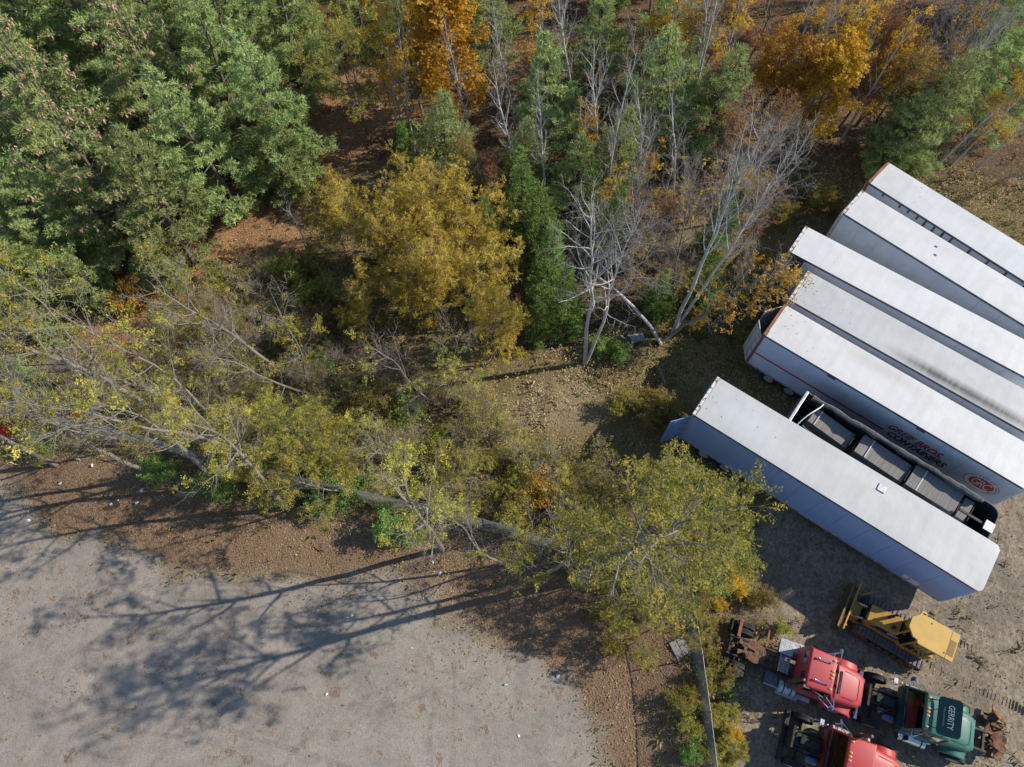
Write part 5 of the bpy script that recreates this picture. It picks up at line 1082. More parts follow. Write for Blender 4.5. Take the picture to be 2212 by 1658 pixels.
# mixed woods: leafless, birches, maples
for x, y, z, h in ((1130, 230, 8, 0.95), (1190, 290, 8, 0.85), (1265, 80, 8, 1.0), (1325, 200, 8, 1.0), (1245, 180, 8, 0.8), (1010, 170, 7, 0.8), (1120, 90, 8, 0.9), (1560, 40, 8, 1.0), (1400, 300, 7, 0.8), (2060, 160, 8, 0.9)): P('bare_a', C(x, y, z), h)
for x, y, z, h in ((1330, 290, 8, 0.95), (1420, 250, 8, 0.95), (1540, 90, 8, 1.0), (1190, 60, 8, 0.9), (1770, 40, 8, 1.0), (2110, 60, 8, 1.0), (1500, 330, 7, 0.9), (640, 480, 3, 0.45)): P('bare_b', C(x, y, z), h)
for x, y, z, h in ((1460, 400, 6, 0.8), (1380, 420, 6, 0.75), (1490, 520, 5, 0.75), (2080, 100, 8, 1.0), (1650, 330, 6, 0.8), (1560, 400, 6, 0.8), (2150, 40, 8, 1.0), (880, 30, 8, 0.9), (2040, 60, 8, 0.9), (1600, 560, 4, 0.5)): P('bare_c', C(x, y, z), h)
P('maple_a', C(985, 95, 7), 1.0); P('maple_b', C(1690, 105, 7), 0.78); P('maple_a', C(1805, 185, 6), 0.75); P('birch_y', C(1610, 10, 8), 0.9); P('maple_b', C(1975, 50, 8), 0.7); P('birch_y', C(1895, 55, 8), 0.9); P('maple_b', C(1440, 20, 7), 0.6); P('maple_a', C(950, 20, 7), 0.7)
for x, y, z, h in ((830, 60, 8, 0.95), (865, 150, 7, 0.85), (845, 210, 5, 0.7), (1170, 20, 8, 0.9), (1445, 60, 8, 0.9), (1830, 60, 8, 0.95), (1270, 250, 7, 0.7), (1930, 100, 8, 0.9), (1320, 430, 5, 0.6), (1400, 380, 5, 0.6)): P('birch_y', C(x, y, z), h)
for x, y, z, h in ((2080, 280, 4, 0.75), (2140, 250, 4.5, 0.8), (2170, 290, 4, 0.7)): P('birch_y', C(x, y, z), h, (0.25, 0.05))
for x, y, z, h in ((1600, 440, 5, 0.7), (1900, 110, 7, 0.9), (1500, 60, 8, 0.9), (1560, 310, 6, 0.8), (1000, 350, 4, 0.55), (1640, 450, 4, 0.6), (1050, 380, 4, 0.55), (1440, 480, 4.5, 0.6), (1980, 140, 7, 0.8), (2030, 180, 7, 0.8), (1700, 250, 6, 0.7), (1380, 540, 4, 0.55)): P('birch_r', C(x, y, z), h)
P('locust_b', C(755, 130, 6), 1.0); P('locust_a', C(650, 110, 3), 0.6)
for x, y, h in ((500, 690, 0.9), (540, 740, 0.9), (480, 760, 0.8), (640, 700, 0.8), (470, 830, 0.7), (700, 820, 0.8), (840, 800, 0.7), (1040, 380, 0.8), (1480, 600, 0.8), (1420, 560, 0.9), (1600, 520, 0.8), (1350, 560, 0.9), (1250, 560, 0.8), (1500, 450, 0.9), (2060, 330, 0.9), (2150, 380, 0.7), (1640, 610, 0.7), (300, 780, 0.7), (160, 830, 0.7), (900, 860, 0.6), (760, 760, 0.7), (1620, 1330, 0.35), (660, 770, 0.8)): P('thicket', C(x, y, 1.2), h)
rb = random.Random(5)
for x, y, k in ((650, 640, 'bush_y'), (680, 700, 'bush_y'), (620, 600, 'bush_y'), (640, 720, 'bush_o'), (700, 640, 'bush_y'), (660, 580, 'bush_y'), (610, 680, 'bush_y'), (690, 760, 'bush_y'), (450, 420, 'bush_o'), (430, 460, 'bush_o'), (280, 660, 'bush_o'), (330, 640, 'bush_o'), (520, 450, 'bush_y'), (250, 640, 'bush_g'), (200, 620, 'bush_g'), (400, 540, 'bush_y'), (470, 600, 'bush_y'), (690, 390, 'bush_y'), (640, 420, 'bush_y'), (770, 1040, 'bush_g'), (750, 1060, 'bush_g'), (1490, 1500, 'bush_y'), (1560, 1450, 'bush_y'), (1600, 1620, 'bush_y'), (1540, 1620, 'bush_y'), (1580, 1540, 'bush_y'), (1560, 1300, 'bush_o'), (1600, 1260, 'bush_o'), (1530, 1350, 'bush_y'), (30, 900, 'bush_r'), (5, 915, 'bush_r'), (70, 890, 'bush_r'), (160, 900, 'bush_r'), (460, 1060, 'bush_g'), (880, 1140, 'bush_g'), (830, 1130, 'bush_g'), (700, 1090, 'bush_g'), (1150, 1080, 'bush_o'), (1100, 1040, 'bush_y'), (800, 900, 'bush_y'), (870, 890, 'bush_g'), (1350, 880, 'bush_y'), (1400, 870, 'bush_y'), (1330, 760, 'bush_g'), (1300, 740, 'bush_g'), (1500, 690, 'bush_y'), (1560, 650, 'bush_y'), (1620, 640, 'bush_y'), (1640, 560, 'bush_o'), (1750, 420, 'bush_y'), (1800, 430, 'bush_y'), (1700, 470, 'bush_y'), (1400, 660, 'bush_g'), (690, 800, 'bush_g'), (770, 730, 'bush_o'), (760, 680, 'bush_o'), (2000, 300, 'bush_g'), (1900, 330, 'bush_g'), (1430, 910, 'bush_y'), (880, 280, 'bush_g'), (680, 60, 'bush_o'), (1330, 1390, 'bush_y'), (1390, 1330, 'bush_y'), (1440, 1240, 'bush_y'), (1300, 1330, 'bush_y'), (960, 1010, 'bush_y'), (1060, 980, 'bush_y'), (940, 940, 'bush_y'), (620, 1000, 'bush_y'), (700, 1010, 'bush_y'), (560, 1020, 'bush_y'), (1200, 1050, 'bush_y'), (1250, 1120, 'bush_y'), (1130, 1130, 'bush_y'), (980, 1090, 'bush_y'), (100, 960, 'bush_g'), (350, 1010, 'bush_g'), (1650, 1300, 'bush_y'), (1700, 1350, 'bush_y'), (1540, 1470, 'bush_y'), (1545, 1530, 'bush_y'), (1560, 1590, 'bush_y'), (1575, 1650, 'bush_y'), (1500, 1560, 'bush_y'), (1570, 1500, 'bush_g'), (1545, 1420, 'bush_y'), (1490, 1620, 'bush_g'), (1470, 1500, 'bush_y'), (1590, 1580, 'bush_o')):
    P(k, C(x, y, 0.8), rb.uniform(0.55, 0.95) * (0.6 if (x > 1280 and y > 1230) or k == 'bush_r' else 1))
rs = random.Random(12); sc_n = 0
SCRUB = wpoly([(180, 880), (330, 800), (430, 640), (640, 560), (680, 800), (900, 830), (1060, 880), (1130, 960), (1250, 1000), (1330, 1010), (1300, 1150), (1200, 1150), (1000, 1110), (760, 1040), (600, 1010), (420, 960)])
cs = np.array([(rs.uniform(-24, 8), rs.uniform(6, 30)) for _ in range(900)]); ds = sdist(cs, SCRUB)
for (x, y), d in zip(cs, ds):
    if d > 0 and min((x - t[0]) ** 2 + (y - t[1]) ** 2 for t in TREES) > 0.9 ** 2:
        P('scrub', (x, y), rs.uniform(0.6, 1.15)); sc_n += 1
        if sc_n >= 95: break
# fill the rest of the woods where no listed tree stands
rf = random.Random(19); keep_out = [(t1, 0), ]
def near_trailers(x, y, m=2.0):
    for RN, az, W, L in (((13.37, 18.59), -37.1, 2.32, 14.3), ((15.62, 23.97), -36, 2.13, 14), ((19.18, 26.7), -42.5, 2.18, 14), ((21.16, 28.97), -44.6, 2.14, 14)):
        a = (math.cos(R(az)), math.sin(R(az))); dx, dy = x - RN[0], y - RN[1]; u = dx * a[0] + dy * a[1]; v = -dx * a[1] + dy * a[0]
        if -m * 1.5 < u < L + m and -m < v < W + m: return True
    return False
cand = [(rf.uniform(-40, 40), rf.uniform(19, 62)) for _ in range(2200)]; inside = sdist(np.array(cand), WOODS)
nfill = 0
for (x, y), d in zip(cand, inside):
    if d < 0.6 or near_trailers(x, y, 4.0): continue
    if abs(x) > 3 + y * 0.80: continue
    if min((x - t[0]) ** 2 + (y - t[1]) ** 2 for t in TREES) < (2.5 if x > -9 else 3.3) ** 2: continue
    if any((x - G(q[0], q[1])[0]) ** 2 + (y - G(q[0], q[1])[1]) ** 2 < (q[2] * 0.8) ** 2 for q in NEEDLES): continue
    u = rf.random()
    if x < -9: k = 'pine_a' if u < 0.55 else ('pine_cone' if u < 0.7 and y < 40 else 'pine_b')
    elif x < 12: k = ('bare_a', 'bush_y', 'bare_c', 'pine_b', 'cedar', 'birch_y', 'birch_r', 'pine_c')[int(u * 8)]
    else: k = ('bare_c', 'birch_y', 'birch_r', 'birch_r', 'birch_y', 'pine_b', 'bush_o', 'birch_y')[int(u * 8)]
    P(k, (x, y), rf.uniform(0.65, 0.95)); nfill += 1
    if nfill > 135: break
print('trees', len(TREES), 'fill', nfill)

# every tree's label says its look, its size among its kind and what it stands by
SHORT = {'pine_cone': 'white pine hung with brown cones', 'pine_a': 'blue-green white pine', 'pine_b': 'bushy green pine', 'pine_c': 'young low-branched pine', 'cedar': 'narrow bright evergreen', 'locust_a': 'thin yellow-green locust', 'locust_b': 'two-stemmed yellow locust',
    'locust_full': 'dense olive-yellow locust', 'sparse_a': 'nearly leafless locust', 'sparse_b': 'forked nearly leafless locust', 'tall_full': 'leafy locust with long bare trunk', 'tall_thin': 'thin-crowned locust with long bare trunk', 'ochre_a': 'many-stemmed ochre tree', 'ochre_b': 'open-crowned ochre tree', 'maple_a': 'golden-yellow maple', 'maple_b': 'rusty orange maple',
    'birch_y': 'slim birch with golden leaves', 'birch_r': 'slim tree with rust-coloured leaves', 'bare_a': 'leafless pale single-trunk tree', 'bare_b': 'leafless pale forked tree', 'bare_c': 'bare tree with few orange leaves', 'thicket': 'tangle of leafless grey stems', 'scrub': 'twiggy lime-leaved scrub', 'bush_y': 'olive-yellow leafy shrub', 'bush_o': 'golden-orange leafy shrub', 'bush_g': 'green leafy shrub', 'bush_r': 'low scarlet shrub'}
MARKS = [('the fence corner', (8.4, 6.2)), ('the rear of the blue-sided trailer', (9.1, 14.0)), ('the grassy clearing', C(1210, 890, 0)), ('the rear of the red-striped trailer', (13.4, 18.6)), ('the dark-doored trailer', (15.6, 24.0)), ('the post-sided trailer', (22.0, 30.0)), ('the white-trunked bare tree', C(1263, 787, 0)), ('the needle-covered path', C(760, 270, 0)), ('the round orange needle patch', C(560, 530, 0)), ('the needle patch near the fence', C(300, 700, 0)), ('the red tractor unit', (11.0, 2.8)), ('the grey weathered boards', C(1468, 1400, 0)), ('the bent orange-leaved tree', C(1424, 742, 0)), ('the needle clearing in the woods', C(1090, 120, 0)), ('the bulldozer', (17.0, 5.0)), ('the scarlet shrubs', C(40, 900, 0))]
LINE = [(-33.0, 16.8), (-21.66, 14.21), (-8.05, 10.62), (4.38, 7.40), (8.40, 6.25), (8.9, -4.2)]
def fence_dist(x, y):
    b = 1e9
    for (ax_, ay), (bx, by) in zip(LINE[:-1], LINE[1:]):
        t = max(0, min(1, ((x - ax_) * (bx - ax_) + (y - ay) * (by - ay)) / ((bx - ax_) ** 2 + (by - ay) ** 2))); b = min(b, math.hypot(x - ax_ - t * (bx - ax_), y - ay - t * (by - ay)))
    return b
KH = {}
for t in TREES: KH.setdefault(t[2], []).append(t[3])
for o, (x, y, k, h) in zip(TREE_OBJ, TREES):
    v = sorted(KH[k]); r_ = v.index(h) / max(1, len(v) - 1); size = ('small ' if r_ < 0.34 else ('middling ' if r_ < 0.67 else 'large ')) if len(v) > 2 else ''
    d, m = min((math.hypot(x - p[0], y - p[1]), n) for n, p in MARKS if not (k == 'bush_r' and 'scarlet' in n))
    if fence_dist(x, y) < 1.6 and d > 2.5: where = 'right by the chain-link fence'
    elif d < 3.0: where = 'close to ' + m
    elif d < 6.5: where = 'not far from ' + m
    elif y > 36: where = 'deep in the woods'
    elif x < -9 and y > 20: where = 'in the evergreen stand'
    elif y > 24: where = 'in the mixed woods'
    else: where = 'in the brush between fence and woods'
    o['label'] = size + SHORT[k] + ' ' + where; o['group'] = o['label']

# ------------------------------------------------------------------ single trees with their own shapes
def path_tree(label, name, seed, paths, r, bark, twigm, leaf=None, nleaf=0, size=0.12, keep=1.0, **kw):
    base = np.array(G(*paths[0][0])); pp = [[np.array(G(*q)) - base for q in p] for p in paths]
    T = thing(name, label, 'tree', tuple(base)); rng = np.random.RandomState(seed)
    sk = deciduous(rng, h=kw.pop('h', 13), r=r, stems=len(pp), path=pp, **kw)
    sk.mesh('trunk', bark, T, (0, 1)); sk.mesh("branches", twigm, T, (2, 3))["kind"] = "stuff"
    if nleaf: foliage(rng, sk, 'crown', LM[leaf], T, nleaf, size, 0.6, 0.15, keep)
    return T
path_tree('large leafless tree with two white trunks rising from the edge of the clearing', 'bare_tree', 51, [[(1263, 787, 0), (1272, 680, 5.4), (1280, 560, 10), (1272, 440, 14)], [(1264, 788, 0), (1302, 700, 4.6), (1330, 590, 9), (1385, 440, 14)]], 0.125, bark_pale, twig_pale, h=14, clear=0.40, nlimb=40, ang=58, limb=0.23, up=0.07, n2=8, n3=7, twig=0.6, wander=0.13)
path_tree('tall leafless grey tree of several stems leaning towards the trailers', 'bare_tree', 52, [[(1450, 722, 0), (1485, 640, 3.6), (1520, 560, 7), (1560, 470, 10.5), (1600, 380, 13.6), (1665, 260, 17)], [(1451, 722, 0), (1540, 590, 5), (1640, 440, 10), (1745, 300, 14.5)]], 0.12, bark_pale, twig_pale, 'orange', 120, 0.12, 0.1, h=15, clear=0.40, nlimb=34, ang=34, limb=0.22, up=0.10, n2=7, n3=6, twig=0.6, wander=0.10)
path_tree('low bent tree with orange leaves reaching out over the rear of the trailers', 'bent_tree', 53, [[(1424, 742, 0), (1500, 692, 1.8), (1570, 645, 3.6), (1640, 605, 5.0), (1705, 600, 5.8)]], 0.10, bark_grey, twig_grey, 'orange', 2600, 0.11, 0.6, h=9, clear=0.3, nlimb=26, ang=60, limb=0.30, up=0.05, n2=8, n3=8, twig=0.5, wander=0.13)
dead = thing('dead_pole', 'bare pale dead trunk leaning at a slant under the white-trunked tree', 'tree trunk', G(1428, 745, 0)); b0 = Vector(G(1428, 745, 0))
MB().tube([Vector(G(*q)) - b0 for q in ((1428, 745, 0.0), (1405, 705, 1.6), (1365, 660, 3.2), (1325, 622, 4.4), (1295, 600, 5.1))], [0.10, 0.095, 0.08, 0.06, 0.03], 8).build('trunk', bark_pale, dead, smooth=True)
MB().tube([Vector(G(*q)) - b0 for q in ((1325, 622, 4.4), (1318, 590, 4.9), (1300, 575, 5.6))], [0.03, 0.022, 0.01], 5).build('branch', bark_pale, dead, smooth=True)
for lab, a, b, r in (('dark fallen log leaning in the shade under the white-trunked tree', (1340, 725, 0.5), (1372, 765, 0.05), 0.08), ('pale fallen branch lying in the grass beside the bent tree', (1420, 790, 0.1), (1436, 830, 0.06), 0.09), ('broken grey branch on the leaf litter by the fence corner', (1075, 1238, 0.05), (1150, 1225, 0.05), 0.04)):
    A, B = Vector(G(*a)), Vector(G(*b)); mid = (A + B) / 2 + Vector((0.05, 0.06, 0.03)); o = MB().tube([A, mid, B], [r, r * 0.9, r * 0.6], 8).build('fallen_log', bark_grey, None, smooth=True); tag(o, lab, 'log')

# ------------------------------------------------------------------ ground cover: fallen leaves, weeds, grass
def inside_view(P, m=2.0): return (np.abs(P[:, 0]) < 24 + (P[:, 1] + 2) * 0.32 + m) & (P[:, 1] > -3.5) & (P[:, 1] < 52)
def under_trailer(P):
    bad = np.zeros(len(P), bool)
    for RN, az, W, L in (((9.11, 14.0), -36.05, 2.55, 14.87), ((13.37, 18.59), -37.1, 2.32, 14.3), ((15.09, 20.78), -36.6, 2.27, 14), ((15.62, 23.97), -36, 2.13, 14), ((19.18, 26.7), -42.5, 2.18, 14), ((21.16, 28.97), -44.6, 2.14, 14)):
        a = (math.cos(R(az)), math.sin(R(az))); dx, dy = P[:, 0] - RN[0], P[:, 1] - RN[1]; u = dx * a[0] + dy * a[1]; v = -dx * a[1] + dy * a[0]; bad |= (u > 0) & (u < L) & (v > 0) & (v < W)
    return bad
def scatter(rng, n, dens):
    P = np.column_stack([rng.uniform(-42, 42, n), rng.uniform(-3.5, 50, n)]); P = P[inside_view(P)]; z = zones(P); d = dens(P, z); return P[(rng.uniform(0, 1, len(P)) < d) & ~under_trailer(P)]
def cover(name, label, cat, P, rng, size, hmax, m, flat, tint, aspect=0.6, per=1):
    P = np.repeat(P, per, 0); n = len(P); hz = ground_height(P); C = np.column_stack([P + rng.normal(0, 0.10 if per > 1 else 0.0, (n, 2)), hz + 0.02 + rng.uniform(0, 1, n) ** 1.5 * hmax])
    N = rng.normal(size=(n, 3)) * (1 - flat); N[:, 2] = np.abs(N[:, 2]) + flat; N = unit(N); U = unit(rng.normal(size=(n, 3)))
    L = size * rng.uniform(0.6, 1.35, n); V, F = leaf_faces(C, N, U, L, L * aspect); o = numpy_mesh(name, V, F, 4, m, np.repeat(np.clip(tint(P, rng), 0, 1), 4)); o['kind'] = 'stuff'; return tag(o, label, cat)
def blades(name, label, cat, P, rng, m, lo, hi, tint, per=5):
    P = np.repeat(P, per, 0); n = len(P); base = np.column_stack([P + rng.normal(0, 0.07, (n, 2)), ground_height(P) - 0.01]); d = unit(np.column_stack([rng.normal(0, 0.55, (n, 2)), np.ones(n)])); L = rng.uniform(lo, hi, n)[:, None]
    s = unit(np.cross(d, rng.normal(size=(n, 3)))) * rng.uniform(0.008, 0.02, n)[:, None]; bend = np.column_stack([rng.normal(0, 0.25, (n, 2)), -0.15 * np.ones(n)]) * L
    V = np.stack([base - s, base + s, base + d * L * 0.6 + s * 0.8, base + d * L + bend], 1).reshape(-1, 3); o = numpy_mesh(name, V, np.arange(len(V)), 4, m, np.repeat(np.clip(tint(P, rng), 0, 1), 4)); o['kind'] = 'stuff'; return tag(o, label, cat)
LM['litter'] = leaf_mat('leaf_litter', [(0.0, (0.12, 0.065, 0.035)), (0.4, (0.27, 0.155, 0.085)), (0.75, (0.40, 0.25, 0.145)), (1.0, (0.52, 0.38, 0.25))], hue=0.0, transl=0.05)
LM['weed'] = leaf_mat('leaf_weed', [(0.0, (0.15, 0.18, 0.05)), (0.25, (0.31, 0.30, 0.08)), (0.5, (0.46, 0.38, 0.12)), (0.75, (0.48, 0.32, 0.14)), (1.0, (0.62, 0.50, 0.28))], hue=0.0, transl=0.2)
LM['straw'] = leaf_mat('dry_grass', [(0.0, (0.12, 0.14, 0.045)), (0.35, (0.26, 0.22, 0.085)), (0.7, (0.41, 0.32, 0.16)), (1.0, (0.54, 0.44, 0.26))], hue=0.0, transl=0.2)
rl = np.random.RandomState(61)
pl = scatter(rl, 260000, lambda P, z: z['litter'] * 0.95 * (0.55 + 0.45 * np.clip(wob(P, 3.0) + 0.6, 0, 1)) + z['lot'] * (np.clip(wob(P, 2.2) * 1.5 - 0.75, 0, 0.5) * 0.5 + 0.006) * (P[:, 1] > 0.5) + 0.55 * np.exp(-np.clip(sdist(P, LOT), 0, 9) / 0.9) * z['lot'] * np.clip(0.5 + wob(P, 2.4), 0, 1) + 0.16 * z['woods'] + 0.35 * z['needles'] + 0.1 * (1 - z['lot']))
cover('fallen_leaves', 'brown fallen leaves scattered along the lot edge and under the trees', 'leaves', pl, rl, 0.095, 0.03, LM['litter'], 0.8, lambda P, r: 0.5 + 0.25 * wob(P, 2.0) + r.normal(0, 0.25, len(P)))
brush = lambda P, z: np.clip((1 - z['lot']) * (1 - z['litter'] * 0.93) * (1 - z['yard'] * 0.93) * (1 - z['woods'] * 0.75) * (1 - z['needles'] * 0.8) * (1 - z['patch'] * 0.45) * (0.72 + 0.55 * wob(P, 1.8)), 0, 1)
pw = scatter(rl, 75000, brush)
cover('undergrowth', 'olive and rust weeds covering the ground between fence and woods', 'weeds', pw, rl, 0.095, 0.5, LM['weed'], 0.35, lambda P, r: 0.48 + 0.55 * wob(P, 1.1) + r.normal(0, 0.2, len(P)), per=6)
pg = scatter(rl, 30000, lambda P, z: np.clip(brush(P, z) * 0.8 + z['yard'] * np.clip(wob(P, 2.6) * 1.3 - 0.3, 0, 0.3) + z['litter'] * np.clip(wob(P, 1.5) * 1.6 - 0.7, 0, 1) * 0.5 + 0.1 * z['woods'], 0, 1))
blades('dry_grass', 'straw-coloured and green grass tufts in the brush and yard', 'grass', pg, rl, LM['straw'], 0.12, 0.45, lambda P, r: 0.5 + 0.4 * wob(P, 1.3) + r.normal(0, 0.2, len(P)))

# leaves blown onto the trailer roofs that trees overhang
def roof_leaves():
    r = np.random.RandomState(9); PP = []
    for RN, az, W, L, n, far in (((13.37, 18.59), -37.1, 2.3, 14.3, 22, 1.0), ((15.09, 20.78), -36.6, 2.2, 14, 26, 1.2), ((9.11, 14.0), -36.05, 2.5, 14.8, 12, 1.5), ((15.62, 23.97), -36, 2.1, 14, 6, 1.5), ((21.16, 28.97), -44.6, 2.1, 14, 10, 2.0)):
        u = np.minimum(r.exponential(far, n), L - 0.4) + 0.2; v = r.uniform(0.08, W - 0.08, n); a = np.array([math.cos(R(az)), math.sin(R(az))]); q = np.array([-a[1], a[0]]); PP.append(np.array(RN) + u[:, None] * a + v[:, None] * q)
    P_ = np.concatenate(PP); n = len(P_); C_ = np.column_stack([P_, np.full(n, 4.128)]); N = unit(np.column_stack([r.normal(0, 0.12, (n, 2)), np.ones(n)])); U = unit(r.normal(size=(n, 3))); L_ = r.uniform(0.04, 0.085, n); V, F = leaf_faces(C_, N, U, L_, L_ * 0.6)
    o = numpy_mesh('roof_leaves', V, F, 4, LM['litter'], np.repeat(r.uniform(0, 1, n), 4)); o['kind'] = 'stuff'; tag(o, 'few dead leaves lying on the trailer roofs', 'leaves')
roof_leaves()
# faint wheel ruts across the lot, thin sheets of darker grit
def wheel_ruts():
    m, nt, b = nodes_of('rut_grit'); tc = nt.nodes.new('ShaderNodeTexCoord'); n = noise(nt, tc.outputs['Object'], 3.0, 5, 0.75); r = ramp(nt, [(0.42, 0.0), (0.66, 0.20)]); nt.links.new(n.outputs[0], r.inputs[0])
    b.inputs['Base Color'].default_value = (0.19, 0.158, 0.13, 1); b.inputs['Roughness'].default_value = 1.0; b.inputs['Specular IOR Level'].default_value = 0.1
    t = nt.nodes.new('ShaderNodeBsdfTransparent'); ms = nt.nodes.new('ShaderNodeMixShader'); nt.links.new(r.outputs[0], ms.inputs[0]); nt.links.new(t.outputs[0], ms.inputs[1]); nt.links.new(b.outputs[0], ms.inputs[2]); nt.links.new(ms.outputs[0], nt.nodes['Material Output'].inputs[0])
    mb = MB(); rng = random.Random(2)
    for pts in ([(930, 1420), (940, 1500), (930, 1600), (935, 1720)], [(980, 1430), (985, 1520), (975, 1720)], [(1340, 1500), (1275, 1530), (1220, 1580), (1195, 1600)], [(0, 1430), (200, 1520), (420, 1560), (700, 1640), (900, 1720)], [(0, 1470), (190, 1560), (410, 1600), (680, 1690)], [(560, 1720), (700, 1560), (860, 1480), (1010, 1440)], [(610, 1720), (740, 1580), (890, 1510), (1060, 1460)], [(1360, 1640), (1345, 1580), (1300, 1540)]):
        W_ = [Vector(G(x, y)) for x, y in pts]; P_ = []
        for i in range(len(W_) - 1):
            p0, p1, p2, p3 = W_[max(i - 1, 0)], W_[i], W_[i + 1], W_[min(i + 2, len(W_) - 1)]
            for k in range(12):
                t_ = k / 12.0; P_.append(0.5 * ((2 * p1) + (p2 - p0) * t_ + (2 * p0 - 5 * p1 + 4 * p2 - p3) * t_ ** 2 + (3 * p1 - p0 - 3 * p2 + p3) * t_ ** 3))
        o0 = len(mb.v); hz = ground_height(np.array([(p.x, p.y) for p in P_]))
        for i, p in enumerate(P_):
            d = (P_[min(i + 1, len(P_) - 1)] - P_[max(i - 1, 0)]).normalized(); nn = Vector((-d.y, d.x, 0)) * 0.13; mb.v += [tuple(p + nn + Vector((0, 0, hz[i] + 0.02))), tuple(p - nn + Vector((0, 0, hz[i] + 0.02)))]
        mb.f += [(o0 + 2 * i, o0 + 2 * i + 2, o0 + 2 * i + 3, o0 + 2 * i + 1) for i in range(len(P_) - 1)]
    o = mb.build('wheel_ruts', m, None); o['kind'] = 'stuff'; tag(o, 'faint wheel ruts curving across the pale lot', 'tyre tracks')
wheel_ruts()

# ------------------------------------------------------------------ dead plume weeds beside the trucks, boards, drum, litter
def plume(x, y, az, ln, label):
    b = Vector(G(x, y)); T = thing('dead_weed', label, 'dead plant', b, R(az), group='dead plume weeds beside the trucks'); rng = random.Random(int(x + y)); br = M('dead_weed_brown', (0.20, 0.155, 0.115), 0.9, 0, (0.28, 0.22, 0.17), 5)
    st = MB(); pts = [(ln * k / 6, 0.05 * math.sin(k), 0.15 + 0.5 * math.sin(k / 6 * 2.4)) for k in range(7)]; st.tube(pts, [0.02 - 0.002 * k for k in range(7)], 5); st.build('stem', br, T)
    sp = MB()
    for k in range(26):
        t = 0.2 + 0.8 * k / 26; i = min(5, int(t * 6)); p = Vector(pts[i]).lerp(Vector(pts[i + 1]), t * 6 - i); s = -1 if k % 2 else 1; l = 0.34 * (1.1 - t * 0.7)
        sp.tube([p, p + Vector((l * 0.5, s * l, rng.uniform(-0.02, 0.1)))], [0.013, 0.004], 3, cap=False)
    o = sp.build('side_stems', br, T); o['kind'] = 'stuff'
for x, y, az, ln in ((1655, 1598, -5, 1.5), (1600, 1620, 170, 1.0), (1640, 1325, 60, 1.4), (1670, 1310, 40, 1.3), (1690, 1360, 20, 1.2), (1640, 1560, 150, 1.0), (1625, 1285, 75, 1.2)): plume(x, y, az, ln, 'dead brown feathery weed stalk beside the parked trucks')
bp = thing('discarded_boards', 'pair of pale grey weathered panels lying by the fence', 'board', G(1468, 1400), R(-65)); wd = M('grey_weathered_board', (0.36, 0.355, 0.35), 0.8, 0, (0.25, 0.24, 0.235), 5, bump=0.3)
for k in (0, 1): MB().box(-0.42, 0.42, -0.38 + 0.39 * k, -0.02 + 0.39 * k, 0.04, 0.09, mat=Matrix.Rotation(R(3 + 4 * k), 4, 'Y'), bev=0.012).build('board', wd, bp)
dr = thing('metal_drum', 'pale round drum lying in the shade behind the dead leaning trunk', 'drum', G(1372, 735), R(20)); dm = MB(); lathe(dm, [(-0.42, 0.26), (-0.42, 0.29), (-0.14, 0.29), (-0.13, 0.305), (-0.11, 0.29), (0.12, 0.29), (0.13, 0.305), (0.15, 0.29), (0.42, 0.29), (0.42, 0.26), (0.40, 0.02)], (0, 0, 0.29), 'x', 20); dm.build('barrel', M('drum_grey', (0.40, 0.41, 0.40), 0.6, 0, (0.22, 0.21, 0.2), 4), dr, smooth=True)
dl = MB(); lathe(dl, [(0.421, 0.05), (0.435, 0.05), (0.44, 0.01)], (0, 0.12, 0.38), 'x', 10); dl.build('bung', dark_steel, dr)
pap = M('litter_white', (0.72, 0.72, 0.72), 0.6); cupm = M('cup_white', (0.75, 0.76, 0.78), 0.4); papb = M('litter_blue', (0.10, 0.16, 0.40), 0.5)
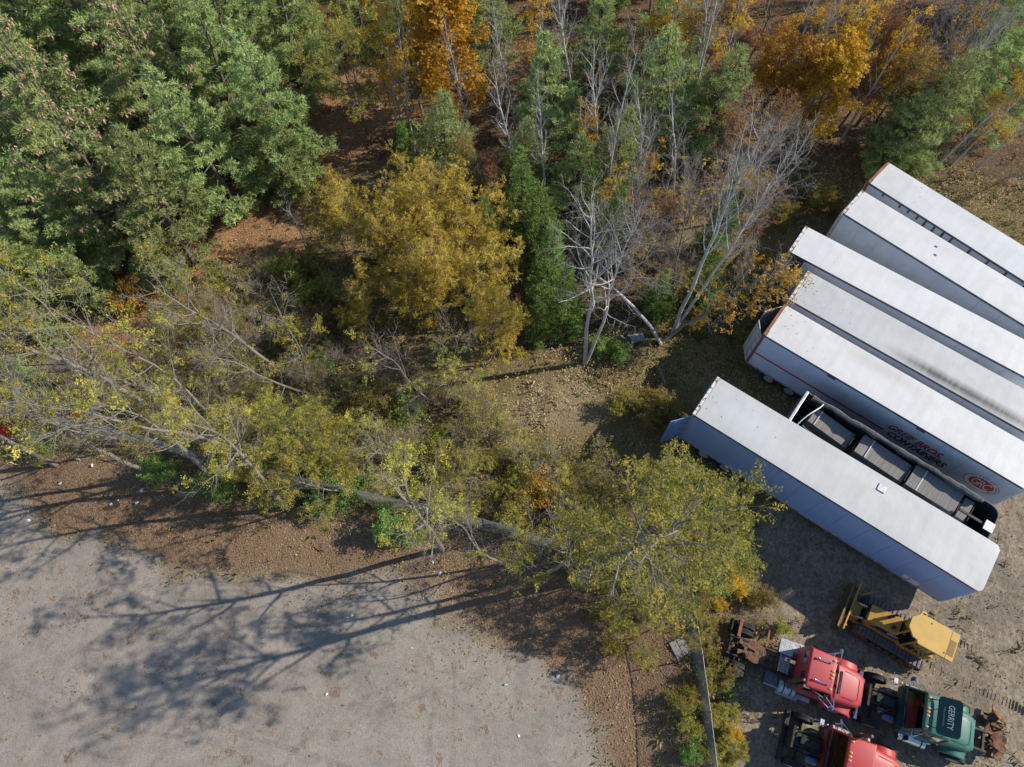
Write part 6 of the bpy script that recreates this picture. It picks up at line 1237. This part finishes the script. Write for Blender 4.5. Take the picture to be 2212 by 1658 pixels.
def crumple(rng, s):
    bm = bmesh.new(); bmesh.ops.create_icosphere(bm, subdivisions=2, radius=s)
    for v in bm.verts: v.co = Vector((v.co.x * rng.uniform(0.7, 1.5), v.co.y * rng.uniform(0.6, 1.2), abs(v.co.z) * rng.uniform(0.2, 0.9)))
    return MB().bm(bm)
rp = random.Random(31)
for i, (x, y) in enumerate(((166, 993), (85, 955), (120, 970), (133, 935), (150, 925), (210, 942), (232, 985), (28, 945), (200, 1010), (130, 1045), (240, 1090), (255, 1082), (300, 1085), (305, 1060), (62, 1125), (935, 1215), (1080, 1222), (950, 1240), (640, 1200), (1205, 1460), (1090, 1480), (890, 1400), (760, 1330), (1120, 1590), (1510, 1640), (1460, 1520), (705, 1500))):
    if i % 4 == 0:
        c = MB(); lathe(c, [(0, 0.045), (0.16, 0.06), (0.165, 0.062), (0.16, 0.054), (0.01, 0.04)], (0, 0, 0), 'x', 12); o = c.build('paper_cup', cupm, None, smooth=True); o.location = Vector(G(x, y)) + Vector((0, 0, 0.06)); o.rotation_euler = (0, 0, rp.uniform(0, 6)); tag(o, 'white paper cup lying on the ground at the lot edge', 'cup', 'cups lying about')
    else:
        o = crumple(rp, rp.uniform(0.05, 0.10)).build('crumpled_paper', papb if i == 6 else pap, None); o.location = Vector(G(x, y)); o.rotation_euler = (0, 0, rp.uniform(0, 6))
        if i == 6: tag(o, 'crumpled blue wrapper on the ground under the leafless trees by the fence', 'litter')
        else: tag(o, 'scrap of crumpled white paper on the ground at the lot edge', 'litter', 'white paper scraps lying about')
sheet = MB().add([(0, 0, 0.55), (0.32, 0.05, 0.6), (0.25, 0.42, 0.5), (0.02, 0.3, 0.62), (0, 0, 0.54), (0.32, 0.05, 0.59), (0.25, 0.42, 0.49), (0.02, 0.3, 0.61)], [(0, 1, 2), (0, 2, 3), (4, 6, 5), (4, 7, 6), (0, 4, 5, 1), (1, 5, 6, 2), (2, 6, 7, 3), (3, 7, 4, 0)]).build('white_rag', pap, None); sheet.location = G(1888, 1540, 0.6); sheet.location.z = 0.42; tag(sheet, 'white rag draped on the bare frame between the red and green cabs', 'rag')
